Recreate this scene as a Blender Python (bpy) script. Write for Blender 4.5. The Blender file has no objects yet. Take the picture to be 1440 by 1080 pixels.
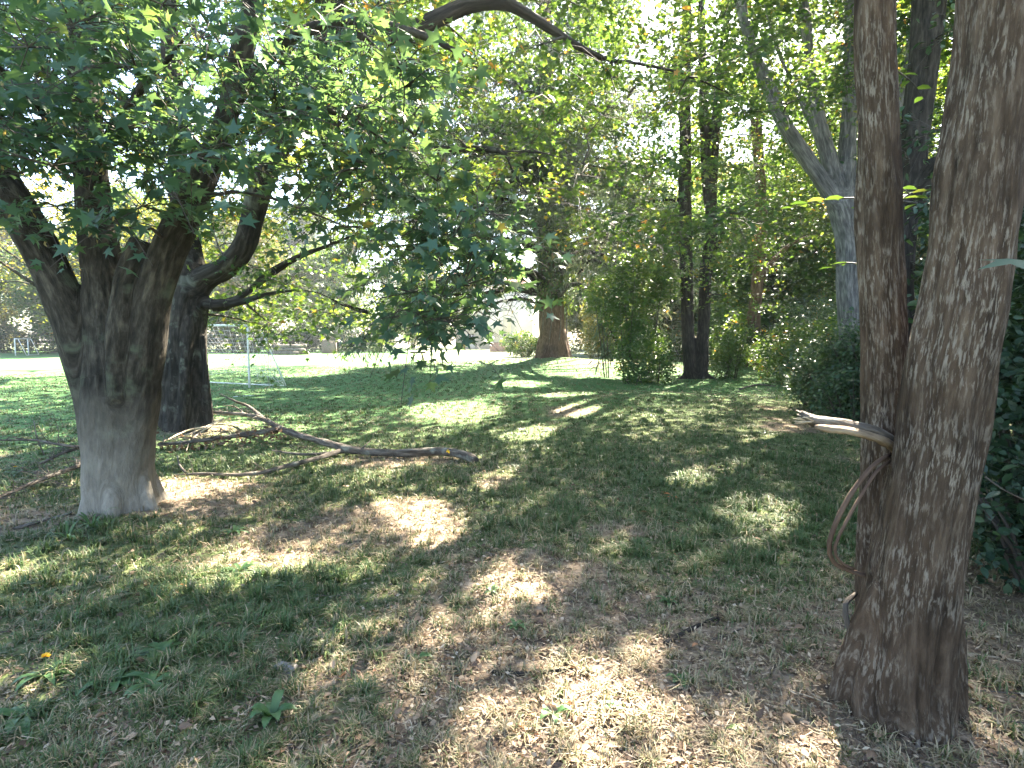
import bpy, math, numpy as np
from mathutils import Vector

# ------------------------------------------------------------------ camera, sky, sun
W, H, F = 1440.0, 1080.0, 800.0
CAMZ, PITCH = 1.5, math.radians(4.43)
AZ, EL = math.radians(30), math.radians(45)
SUN = np.array([math.sin(AZ)*math.cos(EL), math.cos(AZ)*math.cos(EL), math.sin(EL)])
sc = bpy.context.scene
col = sc.collection
cd = bpy.data.cameras.new('camera'); cam = bpy.data.objects.new('camera', cd); col.objects.link(cam)
cd.sensor_width = 36; cd.lens = 36*F/W; cd.clip_end = 2000; cd.clip_start = 0.05
cam.location = (0, 0, CAMZ); cam.rotation_euler = (math.pi/2-PITCH, 0, 0)
sc.camera = cam
wd = bpy.data.worlds.new("World"); sc.world = wd; wd.use_nodes = True
nt = wd.node_tree; bg = nt.nodes['Background']
sky = nt.nodes.new('ShaderNodeTexSky'); sky.sky_type = 'NISHITA'; sky.sun_disc = False
sky.sun_elevation = EL; sky.sun_rotation = AZ; sky.dust_density = 1.5; sky.ozone_density = 1.0
nt.links.new(sky.outputs[0], bg.inputs[0]); bg.inputs[1].default_value = 0.06
sl = bpy.data.lights.new('sun', 'SUN'); sl.energy = 5.0; sl.angle = math.radians(0.53); sl.color = (1, .90, .75)
so = bpy.data.objects.new('sun', sl); col.objects.link(so)
so.rotation_euler = Vector((-SUN[0], -SUN[1], -SUN[2])).to_track_quat('-Z', 'Y').to_euler()
sc.view_settings.view_transform = 'Standard'; sc.view_settings.look = 'None'
sc.view_settings.exposure = 4.0; sc.view_settings.gamma = 1
sc.cycles.max_bounces = 8; sc.cycles.diffuse_bounces = 4; sc.cycles.transmission_bounces = 5
sc.cycles.glossy_bounces = 2; sc.cycles.transparent_max_bounces = 4
sc.cycles.use_denoising = True
sc.cycles.sample_clamp_indirect = 6

R = np.random.default_rng(7)

# ------------------------------------------------------------------ maths helpers
def hsh(i, j, k):
    n = (i.astype(np.int64)*374761393 + j.astype(np.int64)*668265263 + k.astype(np.int64)*2147483647) & 0xffffffff
    n = ((n ^ (n >> 13))*1274126177) & 0xffffffff
    return ((n ^ (n >> 16)) & 0xffff)/65535.0
def noise(p, s=1.0, seed=0):
    p = np.asarray(p, float)*s + seed*17.3
    f = np.floor(p); t = p-f; t = t*t*(3-2*t); f = f.astype(np.int64)
    r = 0
    for a in (0, 1):
        for b in (0, 1):
            for c in (0, 1):
                w = (t[..., 0] if a else 1-t[..., 0])*(t[..., 1] if b else 1-t[..., 1])*(t[..., 2] if c else 1-t[..., 2])
                r = r + w*hsh(f[..., 0]+a, f[..., 1]+b, f[..., 2]+c)
    return r*2-1
def fbm(p, s=1.0, o=3, seed=0):
    return sum(noise(p, s*2**i, seed+i)*.5**i for i in range(o))
def n2(x, y, s, seed=0, o=2):
    x, y = np.broadcast_arrays(np.asarray(x, float), np.asarray(y, float))
    return fbm(np.stack([x, y, x*0], -1), s, o, seed)
def gz(x, y):
    x = np.asarray(x, float); y = np.asarray(y, float)
    z = .55*np.exp(-(((x-3)/9)**2+((y-28.5)/6.5)**2)) + .16*np.exp(-(((x-2.05)/1.6)**2+((y-27.8)/1.6)**2))
    z = z + .22*np.exp(-(((x-3.2)/3.2)**2+((y-12.5)/2.6)**2))
    z = z + .07*np.exp(-(((x+3.5)/.8)**2+((y-5.2)/.8)**2)) + .1*np.exp(-(((x+5.5)/1.2)**2+((y-9.9)/1.2)**2))
    z = z + .05*np.exp(-(((x-1.6)/.6)**2+((y-2.4)/.6)**2))
    z = z + .035*n2(x, y, .35, 3)*np.clip(y/4, 0, 1) + .012*n2(x, y, 1.6, 5)
    return z
cp, sp = math.cos(PITCH), math.sin(PITCH)
def P(px, py, d):
    a = (px-720)/F; b = (540-py)/F
    dy = cp+b*sp; dz = -sp+b*cp
    return np.array([a*d/dy, d, CAMZ+dz*d/dy])
def G(px, py):
    d = 5.0
    lo, hi = .5, 200.
    for _ in range(60):
        m = (lo+hi)/2; p = P(px, py, m)
        if p[2] > gz(p[0], p[1]): lo = m
        else: hi = m
    p = P(px, py, lo); p[2] = gz(p[0], p[1]); return p
def proj(X):
    v = X-np.array([0, 0, CAMZ]); d = v[..., 1]*cp-v[..., 2]*sp
    d = np.where(d > .05, d, .05)
    return 720+F*v[..., 0]/d, 540-F*(v[..., 1]*sp+v[..., 2]*cp)/d, d

# sunlit openings in the canopy: where on the ground the sun gets through (x, y, half sizes, openness)
def spots():
    L = []
    for px, py, rx, ry, o in [
        (640,580,50,11,1), (815,578,28,8,1), (968,672,42,11,.97), (608,748,42,17,1), (578,716,48,13,1), (690,678,26,12,.7),
        (540,650,60,9,.6), (240,690,34,17,1), (360,792,75,16,.5), (430,668,30,8,.7), (480,640,50,6,.5),
        (770,800,65,42,.45), (700,820,60,22,.4), (820,985,58,48,1), (760,1040,100,40,.85), (930,1010,110,34,.7), (1090,1040,80,34,.7),
        (560,930,80,20,.4), (640,1060,60,25,.4), (870,745,60,10,.35), (330,1010,70,14,.35), (900,925,50,14,.45),
        (120,890,50,12,.25), (480,800,60,10,.35), (700,770,60,10,.4),(1120,735,20,10,.3), (980,1060,60,20,.5),
        (360,552,36,4,.9), (420,547,40,4,.8), (700,528,60,4,.6), (780,548,70,5,.35), (600,535,60,4,.4),
        (20,521,120,7,1), (90,519,90,6,1), (370,507,200,5,1), (560,500,90,6,1), (700,497,90,7,1), (650,510,60,4,1), (820,515,90,11,1),
        (850,513,125,14,1), (760,518,110,6,1), (880,512,60,14,1), (660,522,60,5,1), (730,540,40,4,.97), (860,528,50,5,.9), (760,520,60,4,.7), (940,520,40,8,.8), (300,520,50,4,.5), (1000,560,60,4,.3), (60,640,30,20,.3), (430,590,60,5,.4),
        (340,560,60,4,.4), (250,730,50,8,.4), (700,600,60,6,.3)]:
        L.append((px, py, rx*(1.22 if o == 1 else 1.1), ry*(1.3 if o == 1 else 1.15), o))
    return L
SPOTS = spots()
WIN = []      # (point, radius): places in the crowns the sun reaches
def openness(g):
    u, v, d = proj(g)
    o = np.zeros(len(g))
    wob = n2(g[:, 0], g[:, 1], 2.2, 9)
    for px, py, rx, ry, w in SPOTS:
        q = ((u-px)/rx)**2+((v-py)/ry)**2 + wob*.5
        o = np.maximum(o, w*np.clip((1.35-q)/.5, 0, 1))
    o = np.where(o > .95, 1, np.clip((o-.52+.55*n2(g[:, 0], g[:, 1], 2.6, 41, 2))*5, 0, 1)*(o > .05))
    o = np.where((g[:, 1] < .3) | (g[:, 1] > 75), 0, o)
    return o
def keep(C):
    t = (C[:, 2]-0.1)/SUN[2]
    g = C-SUN*t[:, None]
    t = t-(gz(g[:, 0], g[:, 1])-.1)/SUN[2]
    g = C-SUN*t[:, None]
    k = R.random(len(C)) > openness(g)**.5
    for c, r in WIN:
        v = C-c; a = v@SUN; dd = np.linalg.norm(v-a[:, None]*SUN, axis=1)
        k &= ~((a > 1.2) & (dd < r))
    # keep the lens itself clear of leaves
    k &= (C[:, 1] > .9) | (np.linalg.norm(C-np.array([0, 0, 1.5]), axis=1) > 2.2)
    return k

# ------------------------------------------------------------------ object helpers
def link(name, me, parent=None, label=None, cat=None, group=None, kind=None, loc=None):
    o = bpy.data.objects.new(name, me); col.objects.link(o)
    if parent is not None: o.parent = parent
    if loc is not None: o.location = loc
    if label: o['label'] = label
    if cat: o['category'] = cat
    if group: o['group'] = group
    if kind: o['kind'] = kind
    return o
def thing(name, label, cat, loc=(0, 0, 0), group=None):
    return link(name, None, None, label, cat, group, None, tuple(float(a) for a in loc))
def mesh(name, V, Fc, mat, smooth=False, attrs=None, nper=None):
    """V (n,3); Fc (m,k) array or list of arrays with the same k each"""
    me = bpy.data.meshes.new(name)
    V = np.asarray(V, np.float32)
    if isinstance(Fc, np.ndarray): Fc = [Fc]
    Fc = [np.asarray(f, np.int32) for f in Fc if len(f)]
    me.vertices.add(len(V)); me.vertices.foreach_set('co', V.ravel())
    loops = np.concatenate([f.ravel() for f in Fc]); sizes = np.concatenate([np.full(len(f), f.shape[1], np.int32) for f in Fc])
    st = np.concatenate([[0], np.cumsum(sizes)[:-1]]).astype(np.int32)
    me.loops.add(len(loops)); me.loops.foreach_set('vertex_index', loops)
    me.polygons.add(len(sizes)); me.polygons.foreach_set('loop_start', st)
    try: me.polygons.foreach_set('loop_total', sizes)
    except Exception: pass
    if smooth: me.polygons.foreach_set('use_smooth', np.ones(len(sizes), bool))
    for k, a in (attrs or {}).items():
        a = np.asarray(a, np.float32)
        if a.ndim == 1:
            t = me.attributes.new(k, 'FLOAT', 'POINT'); t.data.foreach_set('value', a)
        else:
            t = me.attributes.new(k, 'FLOAT_VECTOR', 'POINT'); t.data.foreach_set('vector', a.ravel())
    me.update(calc_edges=True); me.validate()
    if mat: me.materials.append(mat)
    return me

def smooth_path(pts, rad, step):
    pts = np.asarray(pts, float); rad = np.asarray(rad, float)
    n = len(pts)
    if n == 2: pp = np.array([pts[0]*2-pts[1], pts[0], pts[1], pts[1]*2-pts[0]])
    else: pp = np.vstack([pts[0]*2-pts[1], pts, pts[-1]*2-pts[-2]])
    out, ro = [], []
    for i in range(n-1):
        p0, p1, p2, p3 = pp[i:i+4]
        m = max(1, int(np.linalg.norm(p2-p1)/step))
        t = np.arange(m)[:, None]/m
        out.append(.5*((2*p1)+(-p0+p2)*t+(2*p0-5*p1+4*p2-p3)*t**2+(-p0+3*p1-3*p2+p3)*t**3))
        ro.append(rad[i]+(rad[i+1]-rad[i])*t[:, 0])
    out.append(pts[-1:]); ro.append(rad[-1:])
    return np.vstack(out), np.concatenate(ro)

class Geo:
    def __init__(s): s.V = []; s.Q = []; s.T = []; s.B = []; s.n = 0
    def tube(s, pts, rad, sides=6, step=.3, jit=0., cap=True, seed=0):
        p, r = smooth_path(pts, np.broadcast_to(rad, (len(pts),)) if np.ndim(rad) == 0 else rad, step)
        n = len(p)
        T = np.gradient(p, axis=0); T /= np.linalg.norm(T, axis=1)[:, None]+1e-9
        up = np.array([0, 0, 1.]) if abs(T[0][2]) < .9 else np.array([1., 0, 0])
        A = np.cross(T, up); A /= np.linalg.norm(A, axis=1)[:, None]+1e-9
        for i in range(1, n):
            a = A[i-1]-T[i]*np.dot(A[i-1], T[i]); A[i] = a/(np.linalg.norm(a)+1e-9)
        B = np.cross(T, A)
        th = np.arange(sides)/sides*2*math.pi
        c, sn = np.cos(th), np.sin(th)
        rr = np.repeat(r[:, None], sides, 1)
        if jit:
            q = np.stack(np.broadcast_arrays(c[None]*2, sn[None]*2, np.concatenate([[0], np.cumsum(np.linalg.norm(np.diff(p, axis=0), axis=1))])[:, None]*min(9., .22/r.mean())), -1)
            rr = rr*(1+jit*fbm(q, 1.2, 2, seed))
        V = p[:, None]+rr[..., None]*(c[None, :, None]*A[:, None]+sn[None, :, None]*B[:, None])
        L = np.concatenate([[0], np.cumsum(np.linalg.norm(np.diff(p, axis=0), axis=1))])
        bk = np.stack(np.broadcast_arrays(r[:, None]*c, r[:, None]*sn, L[:, None]+seed*3.1), -1)
        i = np.arange(n-1)[:, None]*sides; j = np.arange(sides)[None]
        q = np.stack([i+j, i+(j+1) % sides, i+sides+(j+1) % sides, i+sides+j], -1).reshape(-1, 4)+s.n
        s.V.append(V.reshape(-1, 3)); s.B.append(bk.reshape(-1, 3)); s.Q.append(q)
        if cap:
            s.V.append(np.array([p[0], p[-1]])); s.B.append(np.array([[0, 0, 0], [0, 0, L[-1]]]))
            b0 = s.n+n*sides; j = np.arange(sides)
            s.T.append(np.stack([np.full(sides, b0), s.n+(j+1) % sides, s.n+j], -1))
            s.T.append(np.stack([np.full(sides, b0+1), s.n+(n-1)*sides+j, s.n+(n-1)*sides+(j+1) % sides], -1))
            s.n += 2
        s.n += n*sides
    def box(s, a, b, rot=None, c=None):
        a = np.asarray(a, float); b = np.asarray(b, float)
        v = np.array([[x, y, z] for x in (a[0], b[0]) for y in (a[1], b[1]) for z in (a[2], b[2])])
        if rot is not None:
            cc = (a+b)/2 if c is None else c; v = (v-cc)@rot.T+cc
        q = np.array([[0, 1, 3, 2], [4, 6, 7, 5], [0, 4, 5, 1], [2, 3, 7, 6], [0, 2, 6, 4], [1, 5, 7, 3]])+s.n
        s.V.append(v); s.B.append(v); s.Q.append(q); s.n += 8
    def build(s, name, mat, off=(0, 0, 0), smooth=True):
        V = np.vstack(s.V)-np.asarray(off, float)
        fs = []
        if s.Q: fs.append(np.vstack(s.Q))
        if s.T: fs.append(np.vstack(s.T))
        return mesh(name, V, fs, mat, smooth, {'bk': np.vstack(s.B)})

def solid(tubes, voxel, name, mat, off, disp=None):
    """union of tapered tubes, remeshed into one continuous skin and roughened like bark"""
    g = Geo()
    for k, (p, r) in enumerate(tubes): g.tube(p, r, 20, .12, .06, True, k)
    me = g.build('tmp', None)
    o = bpy.data.objects.new('tmp', me); col.objects.link(o)
    m = o.modifiers.new('r', 'REMESH'); m.mode = 'VOXEL'; m.voxel_size = voxel
    m2 = o.modifiers.new('s', 'SMOOTH'); m2.iterations = 6; m2.factor = .5
    dg = bpy.context.evaluated_depsgraph_get(); dg.update()
    e = bpy.data.meshes.new_from_object(o.evaluated_get(dg))
    n = len(e.vertices); V = np.zeros(n*3, np.float32); e.vertices.foreach_get('co', V); V = V.reshape(-1, 3).astype(float)
    N = np.zeros(n*3, np.float32); e.vertices.foreach_get('normal', N); N = N.reshape(-1, 3).astype(float)
    bpy.data.objects.remove(o); bpy.data.meshes.remove(me)
    # bark coordinates along the nearest limb
    D = np.full((len(tubes), n), 1e9); K = np.zeros((len(tubes), n, 3))
    for k, (p, r) in enumerate(tubes):
        p, r = smooth_path(p, r, .25); L = 0
        for i in range(len(p)-1):
            a, b = p[i], p[i+1]; ab = b-a; l = np.linalg.norm(ab); t = np.clip((V-a)@ab/(l*l), 0, 1)
            q = V-(a+t[:, None]*ab); d = np.linalg.norm(q, axis=1)/(r[i]*(1-t)+r[i+1]*t+1e-6)
            sel = d < D[k]; D[k][sel] = d[sel]; u = ab/l
            if i == 0: x = np.array([1., 0, 0]) if abs(u[0]) < .8 else np.array([0, 0, 1.]); e1 = x
            e1 = e1-u*(e1@u); e1 /= np.linalg.norm(e1); e2 = np.cross(u, e1)
            K[k][sel] = np.stack([q@e1, q@e2, a[2]*.6+(L+t*l)*.4 if abs(u[2]) < .1 else (a+t[:, None]*ab)[:, 2]], 1)[sel]
            L += l
    w = np.exp(-9*(D-D.min(0))); w /= w.sum(0); bk = (K*w[..., None]).sum(0)
    if disp is not None: V = V+N*disp(V, bk)[:, None]
    e.vertices.foreach_set('co', (V-np.asarray(off, float)).astype(np.float32).ravel())
    at = e.attributes.new('bk', 'FLOAT_VECTOR', 'POINT'); at.data.foreach_set('vector', bk.astype(np.float32).ravel())
    e.polygons.foreach_set('use_smooth', np.ones(len(e.polygons), bool)); e.name = name
    e.materials.clear(); e.materials.append(mat); e.update()
    return e

# leaf outlines: x along the leaf, y across, z up; triangle fans
def fan(out, c=(.45, 0, 0)):
    V = np.array([c]+out, float); n = len(out)
    return V, np.array([[0, i+1, (i+1) % n+1] for i in range(n)])
STAR = fan([(0, .0, 0), (.02, .16, -.01), (-.08, .40, -.05), (.20, .22, 0), (.46, .52, -.06), (.46, .15, 0), (1.0, 0, -.10),
            (.46, -.15, 0), (.46, -.52, -.06), (.20, -.22, 0), (-.08, -.40, -.05), (.02, -.16, -.01)], (.3, 0, .02))
OVAL = fan([(0, 0, 0), (.28, .25, .04), (.65, .22, .03), (1, 0, -.08), (.65, -.22, .03), (.28, -.25, .04)], (.5, 0, -.02))
DIAM = (np.array([(0, 0, 0), (.45, .3, .03), (1, 0, -.05), (.45, -.3, .03)], float), np.array([[0, 1, 2], [0, 2, 3]]))
NEED = (np.array([(0, .03, 0), (.5, .07, .0), (1, 0, -.12), (.5, -.07, 0)], float), np.array([[0, 1, 2], [0, 2, 3]]))
def unit(a): return a/(np.linalg.norm(a, axis=-1, keepdims=True)+1e-9)
def leaves(name, C, U, N, S, shape, mat, off=(0, 0, 0), tint=None):
    U = unit(U); N = unit(N-U*np.sum(N*U, 1, keepdims=True)); Wd = np.cross(N, U)
    sv, sf = shape; k = len(sv); n = len(C)
    V = C[:, None]+S[:, None, None]*(sv[None, :, 0, None]*U[:, None]+sv[None, :, 1, None]*Wd[:, None]+sv[None, :, 2, None]*N[:, None])
    Fc = (sf[None]+(np.arange(n)*k)[:, None, None]).reshape(-1, 3)
    if tint is None: tint = R.random(n)
    return mesh(name, V.reshape(-1, 3)-np.asarray(off, float), Fc, mat, False, {'tint': np.repeat(tint, k)})

# ------------------------------------------------------------------ materials
def newmat(name):
    m = bpy.data.materials.new(name); m.use_nodes = True; nt = m.node_tree; nt.nodes.clear()
    out = nt.nodes.new('ShaderNodeOutputMaterial'); return m, nt, out
def ramp(nt, fac, stops):
    r = nt.nodes.new('ShaderNodeValToRGB'); el = r.color_ramp.elements
    while len(el) < len(stops): el.new(.5)
    for e, (p, c) in zip(el, stops): e.position = p; e.color = (*c, 1) if len(c) == 3 else c
    nt.links.new(fac, r.inputs[0]); return r.outputs[0]
def attr(nt, name): 
    a = nt.nodes.new('ShaderNodeAttribute'); a.attribute_name = name; return a
def noiz(nt, vec, sc, det=3, sca=None, ro=.6):
    if sca is not None:
        m = nt.nodes.new('ShaderNodeVectorMath'); m.operation = 'MULTIPLY'; m.inputs[1].default_value = sca; nt.links.new(vec, m.inputs[0]); vec = m.outputs[0]
    n = nt.nodes.new('ShaderNodeTexNoise'); n.inputs['Scale'].default_value = sc; n.inputs['Detail'].default_value = det; n.inputs['Roughness'].default_value = ro
    nt.links.new(vec, n.inputs['Vector']); return n.outputs[0]
def mixc(nt, f, a, b, mode='MIX'):
    m = nt.nodes.new('ShaderNodeMix'); m.data_type = 'RGBA'; m.blend_type = mode
    for i, v in ((0, f), (6, a), (7, b)):
        if isinstance(v, (int, float)): m.inputs[i].default_value = v
        elif isinstance(v, tuple): m.inputs[i].default_value = (*v, 1)
        else: nt.links.new(v, m.inputs[i])
    return m.outputs[2]
def leafmat(name, stops, tr=.4, trcol=(1.6, 1.3, .5), rough=.45):
    m, nt, out = newmat(name)
    c = ramp(nt, attr(nt, 'tint').outputs['Fac'], stops)
    pb = nt.nodes.new('ShaderNodeBsdfPrincipled'); pb.inputs['Roughness'].default_value = rough
    pb.inputs['Specular IOR Level'].default_value = .4
    nt.links.new(c, pb.inputs['Base Color'])
    t = nt.nodes.new('ShaderNodeBsdfTranslucent')
    nt.links.new(mixc(nt, 1., c, trcol, 'MULTIPLY'), t.inputs[0])
    mx = nt.nodes.new('ShaderNodeMixShader'); mx.inputs[0].default_value = tr
    nt.links.new(pb.outputs[0], mx.inputs[1]); nt.links.new(t.outputs[0], mx.inputs[2]); nt.links.new(mx.outputs[0], out.inputs[0])
    return m
def barkmat(name, dark, mid, pale, ridge=(9, 9, 2.2), fleck=None, bump=.5, lichen=None, base=None, mossz=None):
    m, nt, out = newmat(name)
    bk = attr(nt, 'bk').outputs['Vector']
    n1 = noiz(nt, bk, 3.2, 5, ridge); c = ramp(nt, n1, [(.3, dark), (.5, mid), (.72, pale)])
    n2_ = noiz(nt, bk, 1.3, 3)
    c = mixc(nt, 1., c, ramp(nt, n2_, [(.3, (.6, .6, .6)), (.7, (1.25, 1.2, 1.15))]), 'MULTIPLY')
    h = n1
    if fleck:
        nf = noiz(nt, bk, 22, 4, (5, 5, .8), .65)
        f = ramp(nt, nf, [(.50, (0, 0, 0)), (.60, (.7, .7, .7))])
        np_ = ramp(nt, noiz(nt, bk, 3.3, 3), [(.38, (0, 0, 0)), (.6, (1, 1, 1))])
        c = mixc(nt, mixc(nt, 1., f, np_, 'MULTIPLY'), c, fleck)
        dk = ramp(nt, noiz(nt, bk, 4, 5, (1.6, 1.6, .6), .7), [(.52, (0, 0, 0)), (.75, (.6, .6, .6))])
        c = mixc(nt, dk, c, tuple(a*.8 for a in dark))
        h = mixc(nt, .5, n1, nf)
    if lichen:
        nl = ramp(nt, noiz(nt, bk, 4.5, 4), [(.55, (0, 0, 0)), (.7, (.8, .8, .8))])
        c = mixc(nt, nl, c, lichen)
    if base:      # smoother pale bark low on the trunk
        ge = nt.nodes.new('ShaderNodeTexCoord'); sx = nt.nodes.new('ShaderNodeSeparateXYZ'); nt.links.new(ge.outputs['Object'], sx.inputs[0])
        mr = nt.nodes.new('ShaderNodeMapRange'); mr.inputs[1].default_value = base[1]; mr.inputs[2].default_value = base[2]; mr.inputs[3].default_value = 1; mr.inputs[4].default_value = 0
        ad = nt.nodes.new('ShaderNodeMath'); ad.operation = 'MULTIPLY_ADD'; nt.links.new(n2_, ad.inputs[0]); ad.inputs[1].default_value = .9; nt.links.new(sx.outputs[2], ad.inputs[2])
        nt.links.new(ad.outputs[0], mr.inputs[0])
        fine = ramp(nt, noiz(nt, bk, 7, 6, (3, 3, 1.0), .7), [(.3, tuple(a*.62 for a in base[0])), (.55, base[0]), (.7, tuple(a*1.2 for a in base[0]))])
        c = mixc(nt, mr.outputs[0], c, fine)
    pb = nt.nodes.new('ShaderNodeBsdfPrincipled'); pb.inputs['Roughness'].default_value = .9; pb.inputs['Specular IOR Level'].default_value = .15
    nt.links.new(c, pb.inputs['Base Color'])
    bp = nt.nodes.new('ShaderNodeBump'); bp.inputs['Strength'].default_value = bump; bp.inputs['Distance'].default_value = .03
    nt.links.new(h, bp.inputs['Height']); nt.links.new(bp.outputs[0], pb.inputs['Normal'])
    nt.links.new(pb.outputs[0], out.inputs[0])
    return m
def plain(name, c, rough=.8, sc_=6, var=.35, metal=0):
    m, nt, out = newmat(name)
    tc = nt.nodes.new('ShaderNodeTexCoord')
    cc = ramp(nt, noiz(nt, tc.outputs['Object'], sc_, 4), [(.3, tuple(a*(1-var) for a in c)), (.7, tuple(a*(1+var) for a in c))])
    pb = nt.nodes.new('ShaderNodeBsdfPrincipled'); pb.inputs['Roughness'].default_value = rough; pb.inputs['Metallic'].default_value = metal
    nt.links.new(cc, pb.inputs['Base Color']); nt.links.new(pb.outputs[0], out.inputs[0]); return m
TEAL = [(0, (.038, .088, .066)), (.5, (.066, .138, .092)), (.8, (.11, .18, .085)), (.9, (.19, .22, .07)), (1, (.28, .23, .09))]
GREEN = [(0, (.030, .072, .028)), (.35, (.05, .11, .036)), (.6, (.085, .155, .045)), (.86, (.13, .195, .055)), (.96, (.25, .23, .06)), (1, (.34, .20, .06))]
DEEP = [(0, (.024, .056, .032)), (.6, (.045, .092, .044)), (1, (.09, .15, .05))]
OLIVE = [(0, (.055, .08, .03)), (.5, (.11, .13, .045)), (.85, (.19, .185, .06)), (1, (.28, .17, .05))]
M = dict(
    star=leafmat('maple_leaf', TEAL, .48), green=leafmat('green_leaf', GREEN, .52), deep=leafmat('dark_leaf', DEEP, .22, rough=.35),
    olive=leafmat('olive_leaf', OLIVE, .45), cedar=leafmat('cedar_needle', [(0, (.06, .085, .062)), (.6, (.11, .14, .10)), (1, (.20, .20, .14))], .4, (1.2, 1.2, .8), .6),
    seed=leafmat('seed', [(0, (.22, .17, .07)), (1, (.32, .26, .10))], .4, (1.2, 1.1, .7)),
    ivy=leafmat('ivy_leaf', [(0, (.035, .08, .025)), (.6, (.07, .135, .04)), (1, (.15, .20, .06))], .4),
    lime=leafmat('lime_leaf', [(0, (.08, .15, .035)), (1, (.17, .22, .06))], .5),
    bk_maple=barkmat('maple_bark', (.014, .013, .010), (.036, .032, .025), (.095, .085, .066), (8, 8, 2.2), None, .9, (.08, .09, .06), ((.24, .215, .175), .55, 1.4)),  # upper bark darkened to carry its shade; foot naturally paler
    bk_maple2=barkmat('old_maple_bark', (.011, .010, .008), (.028, .025, .021), (.07, .064, .052), (6, 6, 1.6), None, .7, (.13, .14, .11)),
    bk_brown=barkmat('flecked_bark', (.026, .018, .012), (.068, .047, .032), (.125, .092, .066), (10, 10, 1.5), (.27, .23, .185), .9),
    bk_grey=barkmat('grey_bark', (.05, .05, .052), (.12, .12, .125), (.24, .24, .24), (8, 8, 1.3), None, .9),
    bk_red=barkmat('brown_bark', (.045, .028, .02), (.12, .08, .058), (.22, .16, .12), (7, 7, 1.0), None, .9),
    bk_dark=barkmat('dark_bark', (.012, .011, .01), (.035, .031, .026), (.08, .07, .06), (7, 7, 1.4), None, .7),
    bk_dead=barkmat('dead_bark', (.04, .034, .028), (.11, .095, .08), (.24, .215, .185), (8, 8, 1.6), None, .9, (.26, .27, .22)),
    bk_split=barkmat('split_wood', (.08, .06, .04), (.22, .17, .12), (.42, .34, .25), (9, 9, 1.2), None, .8),
    shade=leafmat('dark_shaded_leaf', [(0, (.014, .034, .02)), (.6, (.026, .058, .028)), (1, (.05, .09, .035))], .2),  # dark leaf colour with the right-edge bush's deep shade put into it
    twig=plain('twig_bark', (.045, .036, .028)), pale_wood=plain('bare_wood', (.42, .33, .22), .8, 20, .3),
    white=plain('white_paint', (.62, .62, .60), .5, 12, .12), net=plain('net_cord', (.65, .66, .66), .8),
)

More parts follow.
